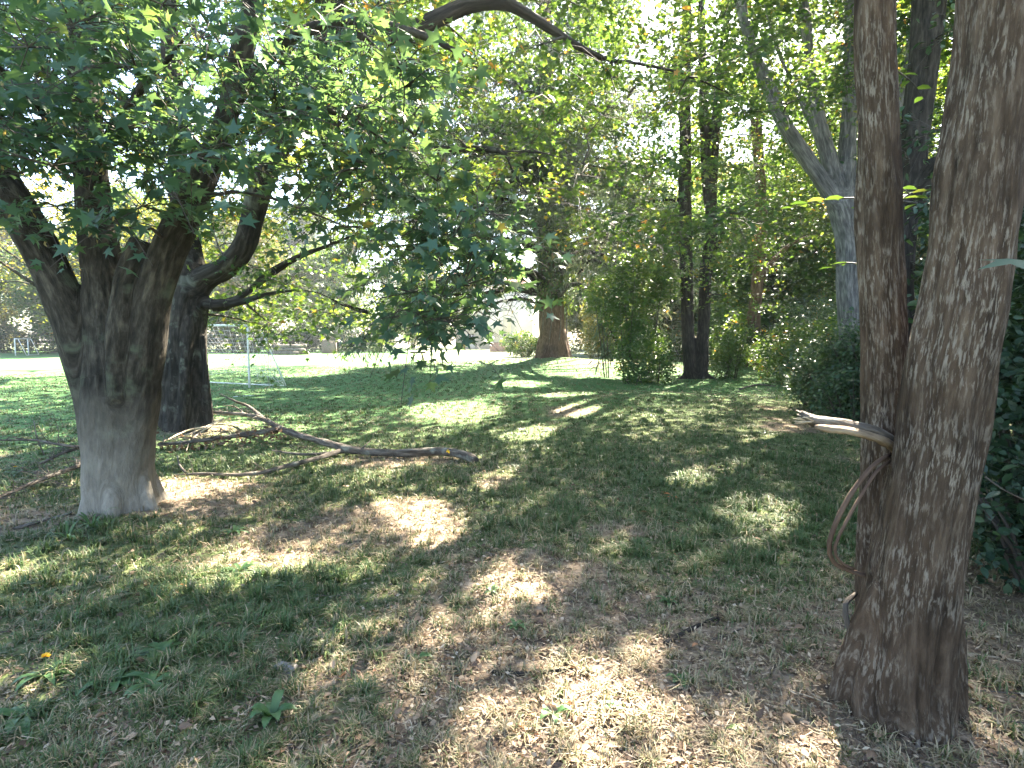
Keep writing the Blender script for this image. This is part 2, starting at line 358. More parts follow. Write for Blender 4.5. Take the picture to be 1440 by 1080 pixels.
# ------------------------------------------------------------------ trees
class Tree:
    def __init__(s, kind, label, base, bark, group=None, cat='tree'):
        s.base = np.asarray(base, float); s.base[2] = gz(*s.base[:2]) if len(base) > 2 else 0
        s.root = thing(kind, label, cat, s.base, group); s.bark = bark
        s.tubes = []; s.sk = []; s.br = Geo(); s.LC = []; s.LU = []; s.LS = []; s.nbr = 0; s.SC = []
    def limb(s, pts, rad, skel=True):
        rad = np.array(rad, float)*s.base[1]/math.hypot(s.base[0], s.base[1])
        s.tubes.append((np.array(pts), np.array(rad, float)))
        p, r = smooth_path(pts, rad, .35)
        if skel:
            for a, b in zip(p, r): s.sk.append((*a, b))
    def cluster(s, cs, rad=.7, nl=40, size=.12, flat=.45, twigs=5, droop=.25, rmax=.05):
        cs = np.atleast_2d(cs); c0 = s.base+np.array([0, 0, 1.5])
        cs = cs[np.argsort(np.linalg.norm(cs-c0, axis=1))]
        for c in cs:
            K = np.array(s.sk); d = K[:, :3]-c; dist = np.linalg.norm(d, axis=1)+1.2*np.clip(d[:, 2]-.1*dist_(d), 0, None)
            j = int(np.argmin(dist)); a = K[j, :3]; L = np.linalg.norm(c-a)
            if L > .25:
                r0 = min(K[j, 3]*.65, .006+.011*L+.01, rmax); r1 = max(.004, r0*.35)
                mid = a+(c-a)*.5+np.array([R.normal(0, .07*L), R.normal(0, .07*L), .1*L])
                m1 = a+(c-a)*.22+np.array([R.normal(0, .04*L), R.normal(0, .04*L), .07*L+.02])
                pp, rr = [a, m1, mid, c], [r0, r0*.85, (r0+r1)/2, r1]
                s.br.tube(pp, rr, 5, max(.25, L/8), 0, False, s.nbr); s.nbr += 1
                q, rq = smooth_path(pp, rr, .4)
                for t, u in zip(q[1:], rq[1:]): s.sk.append((*t, u))
            if nl:
                s.spray(c, unit(c-a+1e-3), rad, nl, size, flat, twigs, droop)
    def spray(s, c, ax, rad, nl, size, flat, twigs, droop):
        if twigs:
            m = max(1, nl//twigs)
            for k in range(twigs):
                d = R.normal(size=3)*np.array([1, 1, flat])+ax*.7; d = unit(d)
                l = rad*R.uniform(.6, 1.25)
                e = c+d*l-np.array([0, 0, droop*l*l/rad]); mid = c+d*l*.5
                s.br.tube([c, mid, e], [.006, .004, .002], 3, l/2.5, 0, False, k)
                t = R.uniform(.1, 1.05, m)[:, None]
                p = c+(mid-c)*2*t*(1-t)+(e-c)*t*t + R.normal(0, rad*.16, (m, 3))*np.array([1, 1, flat])
                s.LC.append(p); s.LU.append(d[None]*.6+R.normal(0, .7, (m, 3))-np.array([0, 0, droop]))
                s.LS.append(size*R.uniform(.45, 1.25, m))
        else:
            p = R.normal(size=(nl, 3)); p = unit(p)*R.random((nl, 1))**.5
            p = c+p*rad*np.array([1, 1, flat])*(1+.3*R.normal(size=(nl, 1)))
            s.LC.append(p); s.LU.append(R.normal(0, 1, (nl, 3))+ax*.5-np.array([0, 0, droop])); s.LS.append(size*R.uniform(.65, 1.2, nl))
    def finish(s, leafm, shape, voxel=.05, disp=None, name='crown', carve=True, tilt=.45, tmap=None):
        off = s.base
        if voxel: link('trunk', solid(s.tubes, voxel, 'trunk', s.bark, off, disp), s.root)
        else:
            g = Geo()
            for k, (p, r) in enumerate(s.tubes): g.tube(p, r, 10, .5, .12, False, k)
            link('trunk', g.build('trunk', s.bark, off), s.root)
        if s.br.n: link('branch', s.br.build('branch', M['twig'], off), s.root, kind='stuff')
        if s.LC:
            C = np.vstack(s.LC); U = np.vstack(s.LU); S = np.concatenate(s.LS)
            if carve:
                k = keep(C); C, U, S = C[k], U[k], S[k]
            U[:, 2] *= .55
            N = R.normal(0, tilt, (len(C), 3)); N[:, 2] += 1
            t = np.clip(.45+.38*fbm(C, .8, 2, 4)+R.normal(0, .17, len(C)), 0, 1)
            if tmap is not None: t = tmap(C, t)
            link(name, leaves(name, C, U, N, S, shape, leafm, off, t), s.root)
            return len(C)
def dist_(d): return np.linalg.norm(d, axis=1)
def region(n, x0, x1, y0, y1, d0, d1, seed=None):
    """clump positions inside a box of sight lines between two depths"""
    o = []
    for _ in range(n):
        o.append(P(R.uniform(x0, x1), R.uniform(y0, y1), R.uniform(d0, d1)))
    return np.array(o)
def ground_ok(cs, h=.6): return cs[cs[:, 2] > gz(cs[:, 0], cs[:, 1])+h]

# things the sun reaches inside the crowns
WIN += [(P(1150, 90, 10.4), .42), (P(500, 130, 4.5), .6), (P(330, 130, 4.2), .4), (P(140, 200, 4.2), .35), (P(620, 380, 4.4), .25), (P(1175, 282, 3.0), .35), (P(700, 392, 4.3), .22), (P(460, 110, 4.5), .5),
        (P(560, 240, 4.6), .4), (P(420, 190, 4.5), .35), (P(690, 40, 8.5), .45), (P(850, 40, 9), .4), (P(900, 230, 14), .5), (P(640, 250, 9.5), .5), (P(770, 240, 10), .4),
        (P(420, 440, 10.5), 1.0), (P(480, 420, 11), .9), (P(360, 450, 10.5), .5), (P(1070, 400, 26), 1.4), (P(1020, 260, 26), 1.2), (P(880, 350, 18), .7),
        (P(1140, 600, 2.3), .2), (P(940, 120, 12), .25)]

# ------------------------------------------------------------------ ground
def build_ground():
    def grid(xs, ys):
        X, Y = np.meshgrid(xs, ys); Z = gz(X, Y)
        micro = np.exp(-np.hypot(X, Y)/9)
        Z = Z+micro*(.012*n2(X, Y, 4, 11, 3)+.006*n2(X, Y, 14, 12, 2))
        n, m = X.shape; i = np.arange(n-1)[:, None]*m+np.arange(m-1)[None]
        return np.stack([X, Y, Z], -1).reshape(-1, 3), np.stack([i, i+1, i+m+1, i+m], -1).reshape(-1, 4)
    def graded(a, fine, far, n):
        t = np.linspace(-1, 1, n); return a+np.sign(t)*(fine*np.abs(t)*n/2*.5+far*np.abs(t)**5)
    xs = graded(0, .06, 160, 440); ys = 3+graded(0, .06, 160, 440)
    V, Fq = grid(xs, ys)
    m, nt, out = newmat('lawn_and_litter')
    tc = nt.nodes.new('ShaderNodeTexCoord'); pos = tc.outputs['Object']
    sx = nt.nodes.new('ShaderNodeSeparateXYZ'); nt.links.new(pos, sx.inputs[0])
    soil = ramp(nt, noiz(nt, pos, 9, 6, None, .7), [(.28, (.06, .043, .030)), (.45, (.14, .105, .072)), (.6, (.25, .195, .138)), (.75, (.40, .325, .235))])
    green = ramp(nt, noiz(nt, pos, 14, 5, None, .7), [(.3, (.035, .06, .02)), (.5, (.075, .115, .035)), (.72, (.15, .18, .07))])
    patch = noiz(nt, pos, .75, 5, None, .65)
    near = ramp(nt, patch, [(.44, (0, 0, 0)), (.62, (.85, .85, .85))])
    # the open lawn beyond is greener
    mr = nt.nodes.new('ShaderNodeMapRange'); mr.inputs[1].default_value = 9.5; mr.inputs[2].default_value = 15
    ax = nt.nodes.new('ShaderNodeMath'); ax.operation = 'MULTIPLY_ADD'; ax.inputs[1].default_value = -.55; nt.links.new(sx.outputs[0], ax.inputs[0]); nt.links.new(sx.outputs[1], ax.inputs[2])
    ad = nt.nodes.new('ShaderNodeMath'); ad.operation = 'MULTIPLY_ADD'; nt.links.new(patch, ad.inputs[0]); ad.inputs[1].default_value = 4; nt.links.new(ax.outputs[0], ad.inputs[2])
    nt.links.new(ad.outputs[0], mr.inputs[0])
    gr = attr(nt, 'grassy').outputs['Fac']
    far = nt.nodes.new('ShaderNodeMapRange'); far.inputs[1].default_value = .15; far.inputs[2].default_value = .6; far.inputs[3].default_value = .12; far.inputs[4].default_value = .95; nt.links.new(gr, far.inputs[0])
    nn = nt.nodes.new('ShaderNodeMath'); nn.operation = 'MULTIPLY_ADD'; nt.links.new(patch, nn.inputs[0]); nn.inputs[1].default_value = 1.0; nt.links.new(gr, nn.inputs[2])
    near = ramp(nt, nn.outputs[0], [(.85, (0, 0, 0)), (1.0, (.8, .8, .8))])
    f = mixc(nt, mr.outputs[0], near, far.outputs[0])
    lawn = ramp(nt, noiz(nt, pos, 5, 6, None, .7), [(.3, (.05, .125, .04)), (.6, (.085, .175, .06)), (.75, (.15, .20, .08))])
    green = mixc(nt, mr.outputs[0], green, lawn)
    dry = nt.nodes.new('ShaderNodeMapRange'); dry.inputs[1].default_value = 32; dry.inputs[2].default_value = 46  # far lawn paled to paint in its overexposed sunlit strip
    a2 = nt.nodes.new('ShaderNodeMath'); a2.operation = 'MULTIPLY_ADD'; nt.links.new(patch, a2.inputs[0]); a2.inputs[1].default_value = 16; nt.links.new(sx.outputs[1], a2.inputs[2]); 
    wx = nt.nodes.new('ShaderNodeMapRange'); wx.inputs[1].default_value = -16; wx.inputs[2].default_value = -4; wx.inputs[3].default_value = -60; wx.inputs[4].default_value = 0; nt.links.new(sx.outputs[0], wx.inputs[0])
    a3 = nt.nodes.new('ShaderNodeMath'); nt.links.new(wx.outputs[0], a3.inputs[0]); nt.links.new(a2.outputs[0], a3.inputs[1]); nt.links.new(a3.outputs[0], dry.inputs[0])
    straw = ramp(nt, noiz(nt, pos, 1.3, 5), [(.35, (.30, .27, .17)), (.65, (.42, .37, .27))])  # straw tone carries the brightness of the sunlit strip
    green = mixc(nt, mixc(nt, 1., dry.outputs[0], (.45, .45, .45), 'MULTIPLY'), green, straw)
    c = mixc(nt, f, soil, green)
    pb = nt.nodes.new('ShaderNodeBsdfPrincipled'); pb.inputs['Roughness'].default_value = .95; pb.inputs['Specular IOR Level'].default_value = .1
    nt.links.new(c, pb.inputs['Base Color'])
    bp = nt.nodes.new('ShaderNodeBump'); bp.inputs['Strength'].default_value = .6; bp.inputs['Distance'].default_value = .03
    nt.links.new(noiz(nt, pos, 22, 4), bp.inputs['Height']); nt.links.new(bp.outputs[0], pb.inputs['Normal'])
    nt.links.new(pb.outputs[0], out.inputs[0])
    link('ground', mesh('ground', V, Fq, m, True, {'grassy': ggreen(V[:, 0], V[:, 1])}), kind='structure')
def polar(n, a0, a1, r0, r1, p=1.0):
    """points thinning out with distance"""
    r = r0*(r1/r0)**(R.random(n)**p); a = R.uniform(a0, a1, n)
    x = np.sin(a)*r; y = np.cos(a)*r
    return x, y, r
BARE = [(*G(px, py)[:2], br) for px, py, br in [(608,748,.45),(578,716,.5),(640,580,.9),(815,578,.6),(690,678,.45),(360,792,.5),(820,985,.25),(760,1040,.35),(930,1010,.3),(1090,1030,.35),(540,650,.6),(240,690,.5),(770,800,.4),(870,745,.35),(290,600,.9),(1270,1030,.35)]]+[(5.2, 25., 4.2), (1, 38, 5), (8, 36, 5), (2.7, 2.5, .8)]  # bare earth; the farthest entries pale the overexposed strip of lawn
def ggreen(x, y):      # how grassy the ground is here (0 bare and strawy .. 1 green)
    g = .63+.55*n2(x, y, .8, 21, 3)+.2*n2(x, y, 3.0, 22)
    g = g+.5*np.clip((y-.55*x-7)/6, 0, 1)+.25*np.exp(-(((x+3.2)/1.3)**2+((y-3.6)/1.0)**2))+.3*np.exp(-(((x-1.6)/1.8)**2+((y-7)/4)**2))+.2*np.exp(-(((x+1.8)/1.2)**2+((y-2.8)/.8)**2))
    g = g-.7*np.exp(-(((x+2.85)/.6)**2+((y-5.0)/.5)**2))-.35*np.exp(-(((x-1.0)/1.2)**2+((y-2.2)/1.0)**2))
    g = np.maximum(g, np.clip((y-16)/8, 0, 1)*np.clip((-x-4)/6, 0, 1))
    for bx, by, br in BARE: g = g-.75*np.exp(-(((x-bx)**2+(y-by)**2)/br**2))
    return np.clip(g, 0, 1)
build_ground()
def build_grass():
    m, nt, out = newmat('grass_blade')
    c = ramp(nt, attr(nt, 'tint').outputs['Fac'], [(0, (.37, .295, .185)), (.3, (.23, .195, .11)), (.44, (.14, .15, .055)), (.62, (.075, .115, .035)), (.85, (.055, .105, .03)), (1, (.09, .17, .04))])
    pb = nt.nodes.new('ShaderNodeBsdfPrincipled'); pb.inputs['Roughness'].default_value = .55; nt.links.new(c, pb.inputs['Base Color'])
    t = nt.nodes.new('ShaderNodeBsdfTranslucent'); nt.links.new(c, t.inputs[0]); mx = nt.nodes.new('ShaderNodeMixShader'); mx.inputs[0].default_value = .3
    nt.links.new(pb.outputs[0], mx.inputs[1]); nt.links.new(t.outputs[0], mx.inputs[2]); nt.links.new(mx.outputs[0], out.inputs[0])
    n = 620000
    x, y, r = polar(n, -.98, .98, 1.25, 32)
    # tufts: pull blades towards clump centres
    cell = np.where(r < 9, .14, .3); cx, cy = np.floor(x/cell), np.floor(y/cell)
    hx = (hsh(cx, cy, cx*0)); hy = hsh(cx, cy, cx*0+1); pull = R.random(n)*.9
    x = x+(cx*cell+hx*cell-x)*pull; y = y+(cy*cell+hy*cell-y)*pull
    g = ggreen(x, y); th = hsh(cx, cy, cx*0+2)
    k = R.random(n) < .25+.9*g; x, y, r, g, th = x[k], y[k], r[k], g[k], th[k]; n = len(x)
    k = np.hypot(x+3.5, y-5.15) > .30; x, y, r, g, th = x[k], y[k], r[k], g[k], th[k]; n = len(x)
    h = (.028+.034*th+.06*np.clip(g-.4, 0, 1)*th)*R.uniform(.5, 1.5, n)*np.clip(1+.02*r, 1, 1.5)*np.where(r > 8, np.where(r > 13, .4, .65), 1)
    w = (.0013+.0009*R.random(n))*(1+r*.28)
    a = R.random(n)*6.283; lean = R.uniform(.15, 1.5, n)
    z = gz(x, y)-.004
    B = np.stack([x, y, z], 1); D = np.stack([np.cos(a), np.sin(a), np.zeros(n)], 1); Wd = np.stack([-np.sin(a), np.cos(a), np.zeros(n)], 1)*w[:, None]
    up = np.array([0, 0, 1.])
    mid = B+D*(h*lean*.35)[:, None]+up*(h*.6/np.sqrt(1+.3*lean))[:, None]
    tip = B+D*(h*lean)[:, None]+up*(h*(1-.42*lean).clip(.1))[:, None]
    V = np.stack([B-Wd, B+Wd, mid+Wd*.7, mid-Wd*.7, tip], 1).reshape(-1, 3)
    i = (np.arange(n)*5)[:, None]
    tint = np.clip(np.where(R.random(n) < .18+.74*g, .45+.4*R.random(n)*(.6+.6*g)+.1*(th-.5), .38*R.random(n)), 0, 1)
    link('grass', mesh('grass', V, [i+np.array([[0, 1, 2, 3]]), i+np.array([[3, 2, 4]])], m, False, {'tint': np.repeat(tint, 5)}),
         label='patchy short grass, green in places and strawy in others, over the whole lawn', cat='grass', kind='stuff')
    # dry straw and crumbled leaf litter lying flat
    m = leafmat('litter', [(0, (.05, .032, .022)), (.4, (.14, .092, .058)), (.75, (.29, .22, .145)), (1, (.44, .36, .26))], .1, rough=.8)
    n = 150000
    x, y, r = polar(n, -.98, .98, 1.2, 16)
    g = ggreen(x, y); k = R.random(n) < 1.1-.75*g; x, y, r = x[k], y[k], r[k]; n = len(x)
    a = R.random(n)*6.283; l = R.uniform(.012, .05, n)*(1+r*.05); w = R.uniform(.0008, .002, n)*(1+r*.25)
    fl = R.random(n) < .3; w = np.where(fl, R.uniform(.004, .012, n), w); l = np.where(fl, R.uniform(.01, .03, n), l)
    C = np.stack([x, y, gz(x, y)+.004+R.random(n)*.02], 1); D = np.stack([np.cos(a), np.sin(a), R.normal(0, .25, n)], 1)*l[:, None]; Wd = np.stack([-np.sin(a), np.cos(a), R.normal(0, .5, n)], 1)*w[:, None]
    V = np.stack([C, C+D*.5+Wd, C+D, C+D*.5-Wd], 1).reshape(-1, 3); i = (np.arange(n)*4)[:, None]
    link('leaf_litter', mesh('leaf_litter', V, i+np.array([[0, 1, 2, 3]]), m, False, {'tint': np.repeat(R.random(n), 4)}), label='dry straw and crumbled leaf litter between the grass tufts', cat='leaf litter', kind='stuff')
    # whole fallen leaves
    m = leafmat('fallen_leaf', [(0, (.06, .036, .022)), (.4, (.14, .085, .05)), (.75, (.27, .18, .11)), (.93, (.38, .28, .18)), (1, (.40, .17, .07))], .2, (1.2, 1, .8), .6)
    n = 5200; x, y, r = polar(n, -.95, .95, 1.5, 20)
    q = n2(x, y, 1.1, 31)+.6*np.exp(-(((x-1.3)/1.2)**2+((y-2.2)/.8)**2)); k = R.random(n) < .5+.9*q; x, y = x[k], y[k]; n = len(x)
    C = np.stack([x, y, gz(x, y)+.012+R.random(n)*.02], 1); U = R.normal(0, 1, (n, 3)); U[:, 2] *= .25; N = R.normal(0, .5, (n, 3)); N[:, 2] += 1
    sh = (STAR[0]*np.array([1, 1, 1.6]), STAR[1]); hf = n//2
    V1 = leaves('fallen_leaves', C, U, N, R.uniform(.016, .055, n), (OVAL[0]*np.array([1, 1, 2.4]), OVAL[1]), m)
    link('fallen_leaves', V1, label='curled brown fallen leaves scattered over the grass', cat='leaf litter', kind='stuff')
    g = Geo()
    x, y, r = polar(420, -.9, .9, 1.5, 14)
    for k in range(len(x)):
        a = R.uniform(0, 6.28); l = R.uniform(.04, .22)*(1+.06*r[k]); z = gz(x[k], y[k])+.012; q = np.array([x[k], y[k], z]); d = np.array([math.cos(a), math.sin(a), R.uniform(-.05, .12)])*l
        g.tube([q, q+d*.5+R.normal(0, l*.08, 3)*[1, 1, .3], q+d], [.0022+.012*l*R.random(), .002, .001], 4, l/3, .1, False, k)
    link('twig_litter', g.build('twig_litter', bpy.data.materials.get('dead_bark') or M['bk_dead']), label='small broken twigs lying all over the grass', cat='twigs', kind='stuff')
    return m
fallen_mat = build_grass()

# ------------------------------------------------------------------ the pale maple at the left
def px_path(L, d): return [P(q[0], q[1], q[2] if len(q) > 2 else d) for q in L]
def bark_disp(am, sz, flute=0, seed=0):
    def f(V, bk):
        q = bk*np.array(sz); return am*fbm(q, 1, 3, seed)-am*.6*np.abs(noise(q, .6, seed+5)) + flute*noise(np.stack([bk[:, 0]*3.2, bk[:, 1]*3.2, bk[:, 2]*.5], 1), 1, seed+8)
    return f
def maple_left():
    b = G(170, 712); t = Tree('maple_tree', 'large grey maple with a pale flared trunk at the left, forking low into thick limbs', b, M['bk_maple'])
    d = b[1]
    t.limb([b+[0, .05, -.25], P(166, 690, d), P(168, 620, d), P(166, 540, d), P(158, 470, d+.05), P(148, 400, d+.1), P(136, 320, d+.2), P(128, 240, d+.3), P(120, 120, d+.5), P(110, -60, d+.6), P(100, -400, d+.7)],
           [.38, .325, .335, .32, .255, .2, .165, .15, .13, .1, .05])
    t.limb([P(150, 700, d+.02), P(143, 620, d), P(130, 540, d), P(103, 450, d), P(66, 370, d), P(28, 300, d-.05), P(-15, 225, d-.1), P(-80, 120, d-.1), P(-160, -60, d)],
           [.15, .2, .2, .19, .17, .16, .145, .12, .07])
    t.limb([P(184, 690, d), P(187, 600, d-.05), P(205, 500, d-.1), P(213, 430, d-.1), P(238, 350, d-.1), P(272, 280, d-.1), P(297, 225, d), P(318, 160, d), P(345, 60, d-.1), P(380, -120, d-.2), P(430, -400, d-.3)],
           [.18, .18, .18, .175, .155, .135, .12, .105, .09, .06, .035])
    t.limb([P(208, 640, d+.1), P(213, 560, d+.08), P(216, 480, d+.1), P(216, 400, d+.15)], [.04, .085, .10, .12], False)
    t.limb([P(165, 560, d-.2), P(168, 480, d-.22), P(178, 400, d-.15), P(200, 340, d-.1)], [.09, .12, .13, .1], False)
    for dx, dy in ((-.28, .1), (-.16, -.24), (.1, -.28), (.32, -.05), (.24, .24)):
        t.limb([b+[dx*1.25, dy*1.25, -.16], b+[dx*.9, dy*.9, .0], b+[dx*.45, dy*.45, .4]], [.04, .085, .1], False)
    # secondary boughs
    t.limb([P(297, 225, d), P(350, 170, d-.2), P(420, 150, d-.3), P(500, 170, d-.4), P(580, 230, d-.5)], [.06, .045, .035, .025, .015])
    t.limb([P(318, 160, d), P(400, 60, d-.2), P(500, 30, d-.4), P(620, 60, d-.6), P(700, 120, d-.6)], [.06, .045, .035, .025, .012])
    t.limb([P(128, 240, d+.3), P(180, 150, d-.2), P(230, 90, d-.7), P(270, 40, d-1)], [.06, .04, .03, .015])
    t.limb([P(110, 240, d+.3), P(60, 160, d-.4), P(20, 110, d-.9), P(-60, 60, d-1.2)], [.06, .04, .03, .015])
    r = []
    r.append(region(84, -60, 540, -20, 225, 3.6, 6.2)); r.append(region(22, 330, 600, 90, 260, 3.8, 5.2)); r.append(region(18, -60, 330, 180, 265, 3.6, 4.8))
    r.append(region(13, 480, 640, 200, 330, 4.0, 5.2)); r.append(region(9, 530, 660, 310, 420, 4.0, 5.0)); r.append(region(5, 570, 640, 410, 455, 4.1, 4.7))
    r.append(np.array([P(*q) for q in [(672, 300, 4.2), (600, 455, 4.4), (585, 440, 4.2), (200, 290, 4.2), (170, 320, 4.1), (80, 290, 4.3), (60, 330, 4.6), (250, 300, 4.5),
                                       (700, 360, 4.3), (690, 300, 4.5), (680, 385, 4.2), (220, 250, 4.0)]]))
    # the rest of the crown, above and behind the frame edge
    for _ in range(50):
        a = R.uniform(0, 6.28); q = R.random()**.5*4.2
        r.append(np.array([[b[0]+q*math.cos(a), d+q*math.sin(a)*.9, R.uniform(4.6, 8.5)]]))
    cs = np.vstack(r); cs = cs[(np.abs(cs[:, 1]) > 1.2) & (cs[:, 2] > 1.2)]
    t.cluster(cs, .5, 50, .115, .4, 7, .3, .02)
    return t
def finish_left(t):
    # winged seeds hanging among the leaves
    k = R.integers(0, len(t.LC), 170); n = t.finish(M['star'], STAR, .022, bark_disp(.012, (7, 7, 2), .02, 1), tilt=.65)
    C = np.vstack([t.LC[i][:9] for i in k]); C = C+R.normal(0, .03, C.shape); U = R.normal(0, .4, C.shape); U[:, 2] -= 1
    link('seed_cluster', leaves('seed_cluster', C, U, R.normal(0, 1, C.shape), R.uniform(.03, .05, len(C)), (OVAL[0]*np.array([1, .6, 1]), OVAL[1]), M['seed'], t.base), t.root, kind='stuff')
ML_ = maple_left()

def maple_two():
    b = G(262, 602); d = b[1]
    t = Tree('maple_tree', 'darker gnarled maple with a deeply fluted trunk, just behind the pale maple at the left', b, M['bk_maple2'])
    t.limb([b+[0, 0, -.3], P(262, 595, d), P(262, 520, d), P(262, 450, d), P(267, 400, d), P(262, 330, d+.2), P(250, 220, d+.5), P(240, 60, d+.8), P(230, -150, d+1)], [.5, .42, .36, .34, .3, .2, .17, .13, .07])
    t.limb([P(236, 600, d-.1), P(240, 520, d-.1), P(246, 450, d-.1), P(262, 395, d)], [.2, .17, .14, .12], False)
    t.limb([P(286, 600, d), P(285, 540, d), P(280, 470, d), P(276, 420, d)], [.17, .14, .15, .13], False)
    t.limb([P(258, 600, d-.3), P(260, 520, d-.28), P(266, 450, d-.2), P(270, 400, d-.1)], [.12, .1, .12, .1], False)
    t.limb([P(294, 600, d-.1), P(290, 520, d-.15), P(287, 470, d-.1)], [.1, .07, .06], False)
    t.limb([P(220, 600, d-.1), P(225, 540, d), P(236, 480, d)], [.12, .1, .08], False)
    # limb sweeping up and over the lawn
    t.limb([P(270, 410, d), P(290, 388, d-.1), P(318, 374, d-.3), P(342, 345, d-.5), P(354, 305, d-.7), P(366, 265, d-.9), P(392, 210, d-1.1), P(425, 130, d-1.4), P(455, 60, d-1.7), P(470, 5, d-1.8), P(480, -120, d-1.9), P(520, -320, d-2)],
           [.25, .22, .2, .19, .175, .16, .155, .15, .145, .13, .10, .06])
    t.limb([P(455, 52, d-1.7), P(495, 47, d-1.8), P(552, 52, d-1.9), P(608, 30, d-2.0), P(655, 8, d-2), P(705, 2, d-2), P(745, 22, d-1.9), P(800, 57, d-1.7), P(850, 82, d-1.5), P(900, 90, d-1.3), P(968, 106, d-1), P(1040, 140, d-.6), P(1110, 180, d-.2)],
           [.13, .125, .115, .105, .095, .085, .06, .05, .045, .035, .03, .02, .01])
    t.limb([P(275, 425, d), P(300, 430, d-.1), P(340, 426, d-.2), P(372, 416, d-.2), P(410, 410, d-.2), P(446, 412, d), P(480, 428, d+.2), P(520, 440, d+.5)], [.16, .14, .115, .09, .07, .055, .04, .02])
    t.limb([P(300, 430, d-.1), P(340, 418, d), P(378, 388, d), P(420, 362, d), P(465, 345, d+.1), P(500, 330, d+.2)], [.12, .105, .11, .09, .06, .03])
    t.limb([P(392, 210, d-1.1), P(470, 205, d-1.1), P(600, 210, d-1.0), P(700, 212, d-.8), P(718, 235, d-.7), P(740, 270, d-.6), P(772, 292, d-.4)], [.08, .07, .055, .045, .035, .022, .012])
    t.limb([P(860, 86, d-1.5), P(866, 130, d-1.4), P(845, 175, d-1.3), P(815, 198, d-1.2)], [.02, .017, .013, .008])
    t.limb([P(800, 100, d-1), P(840, 150, d-.9), P(842, 172, d-1.2)], [.008, .01, .012])
    t.limb([P(820, 230, d), P(880, 245, d), P(960, 280, d+.4), P(1040, 300, d+.6)], [.03, .025, .018, .01])
    t.limb([P(700, 212, d-.8), P(760, 215, d-.4), P(820, 230, d)], [.035, .033, .03])
    t.limb([P(870, 300, d+1), P(845, 345, d+1), P(805, 395, d+1.1)], [.018, .015, .008])
    t.limb([P(960, 280, d+.4), P(910, 285, d+.7), P(870, 300, d+1)], [.018, .018, .018])
    r = [region(50, 300, 560, 290, 455, 8.6, 12.5), region(16, 300, 540, 430, 462, 9.5, 12), region(34, 380, 900, -20, 110, 7, 9.6),
         region(26, 480, 780, 180, 300, 8, 11), region(34, 760, 1080, 140, 320, 8.2, 11.5), region(12, 860, 1060, 60, 160, 8, 10), region(12, 150, 330, 240, 330, 9, 11),
         region(9, 1040, 1190, 60, 115, 9.9, 11), region(12, 880, 1050, 290, 345, 9, 11), region(10, 560, 900, 100, 190, 8, 10.5)]
    for _ in range(70):
        a = R.uniform(0, 6.28); q = R.random()**.5*6
        r.append(np.array([[b[0]+1.5+q*math.cos(a), d+q*math.sin(a), R.uniform(6.5, 11.5)]]))
    cs = np.vstack(r); cs = cs[cs[:, 2] > 1.6]
    t.cluster(cs, .75, 95, .105, .32, 8, .25, .05)
    return t
MM_ = maple_two()

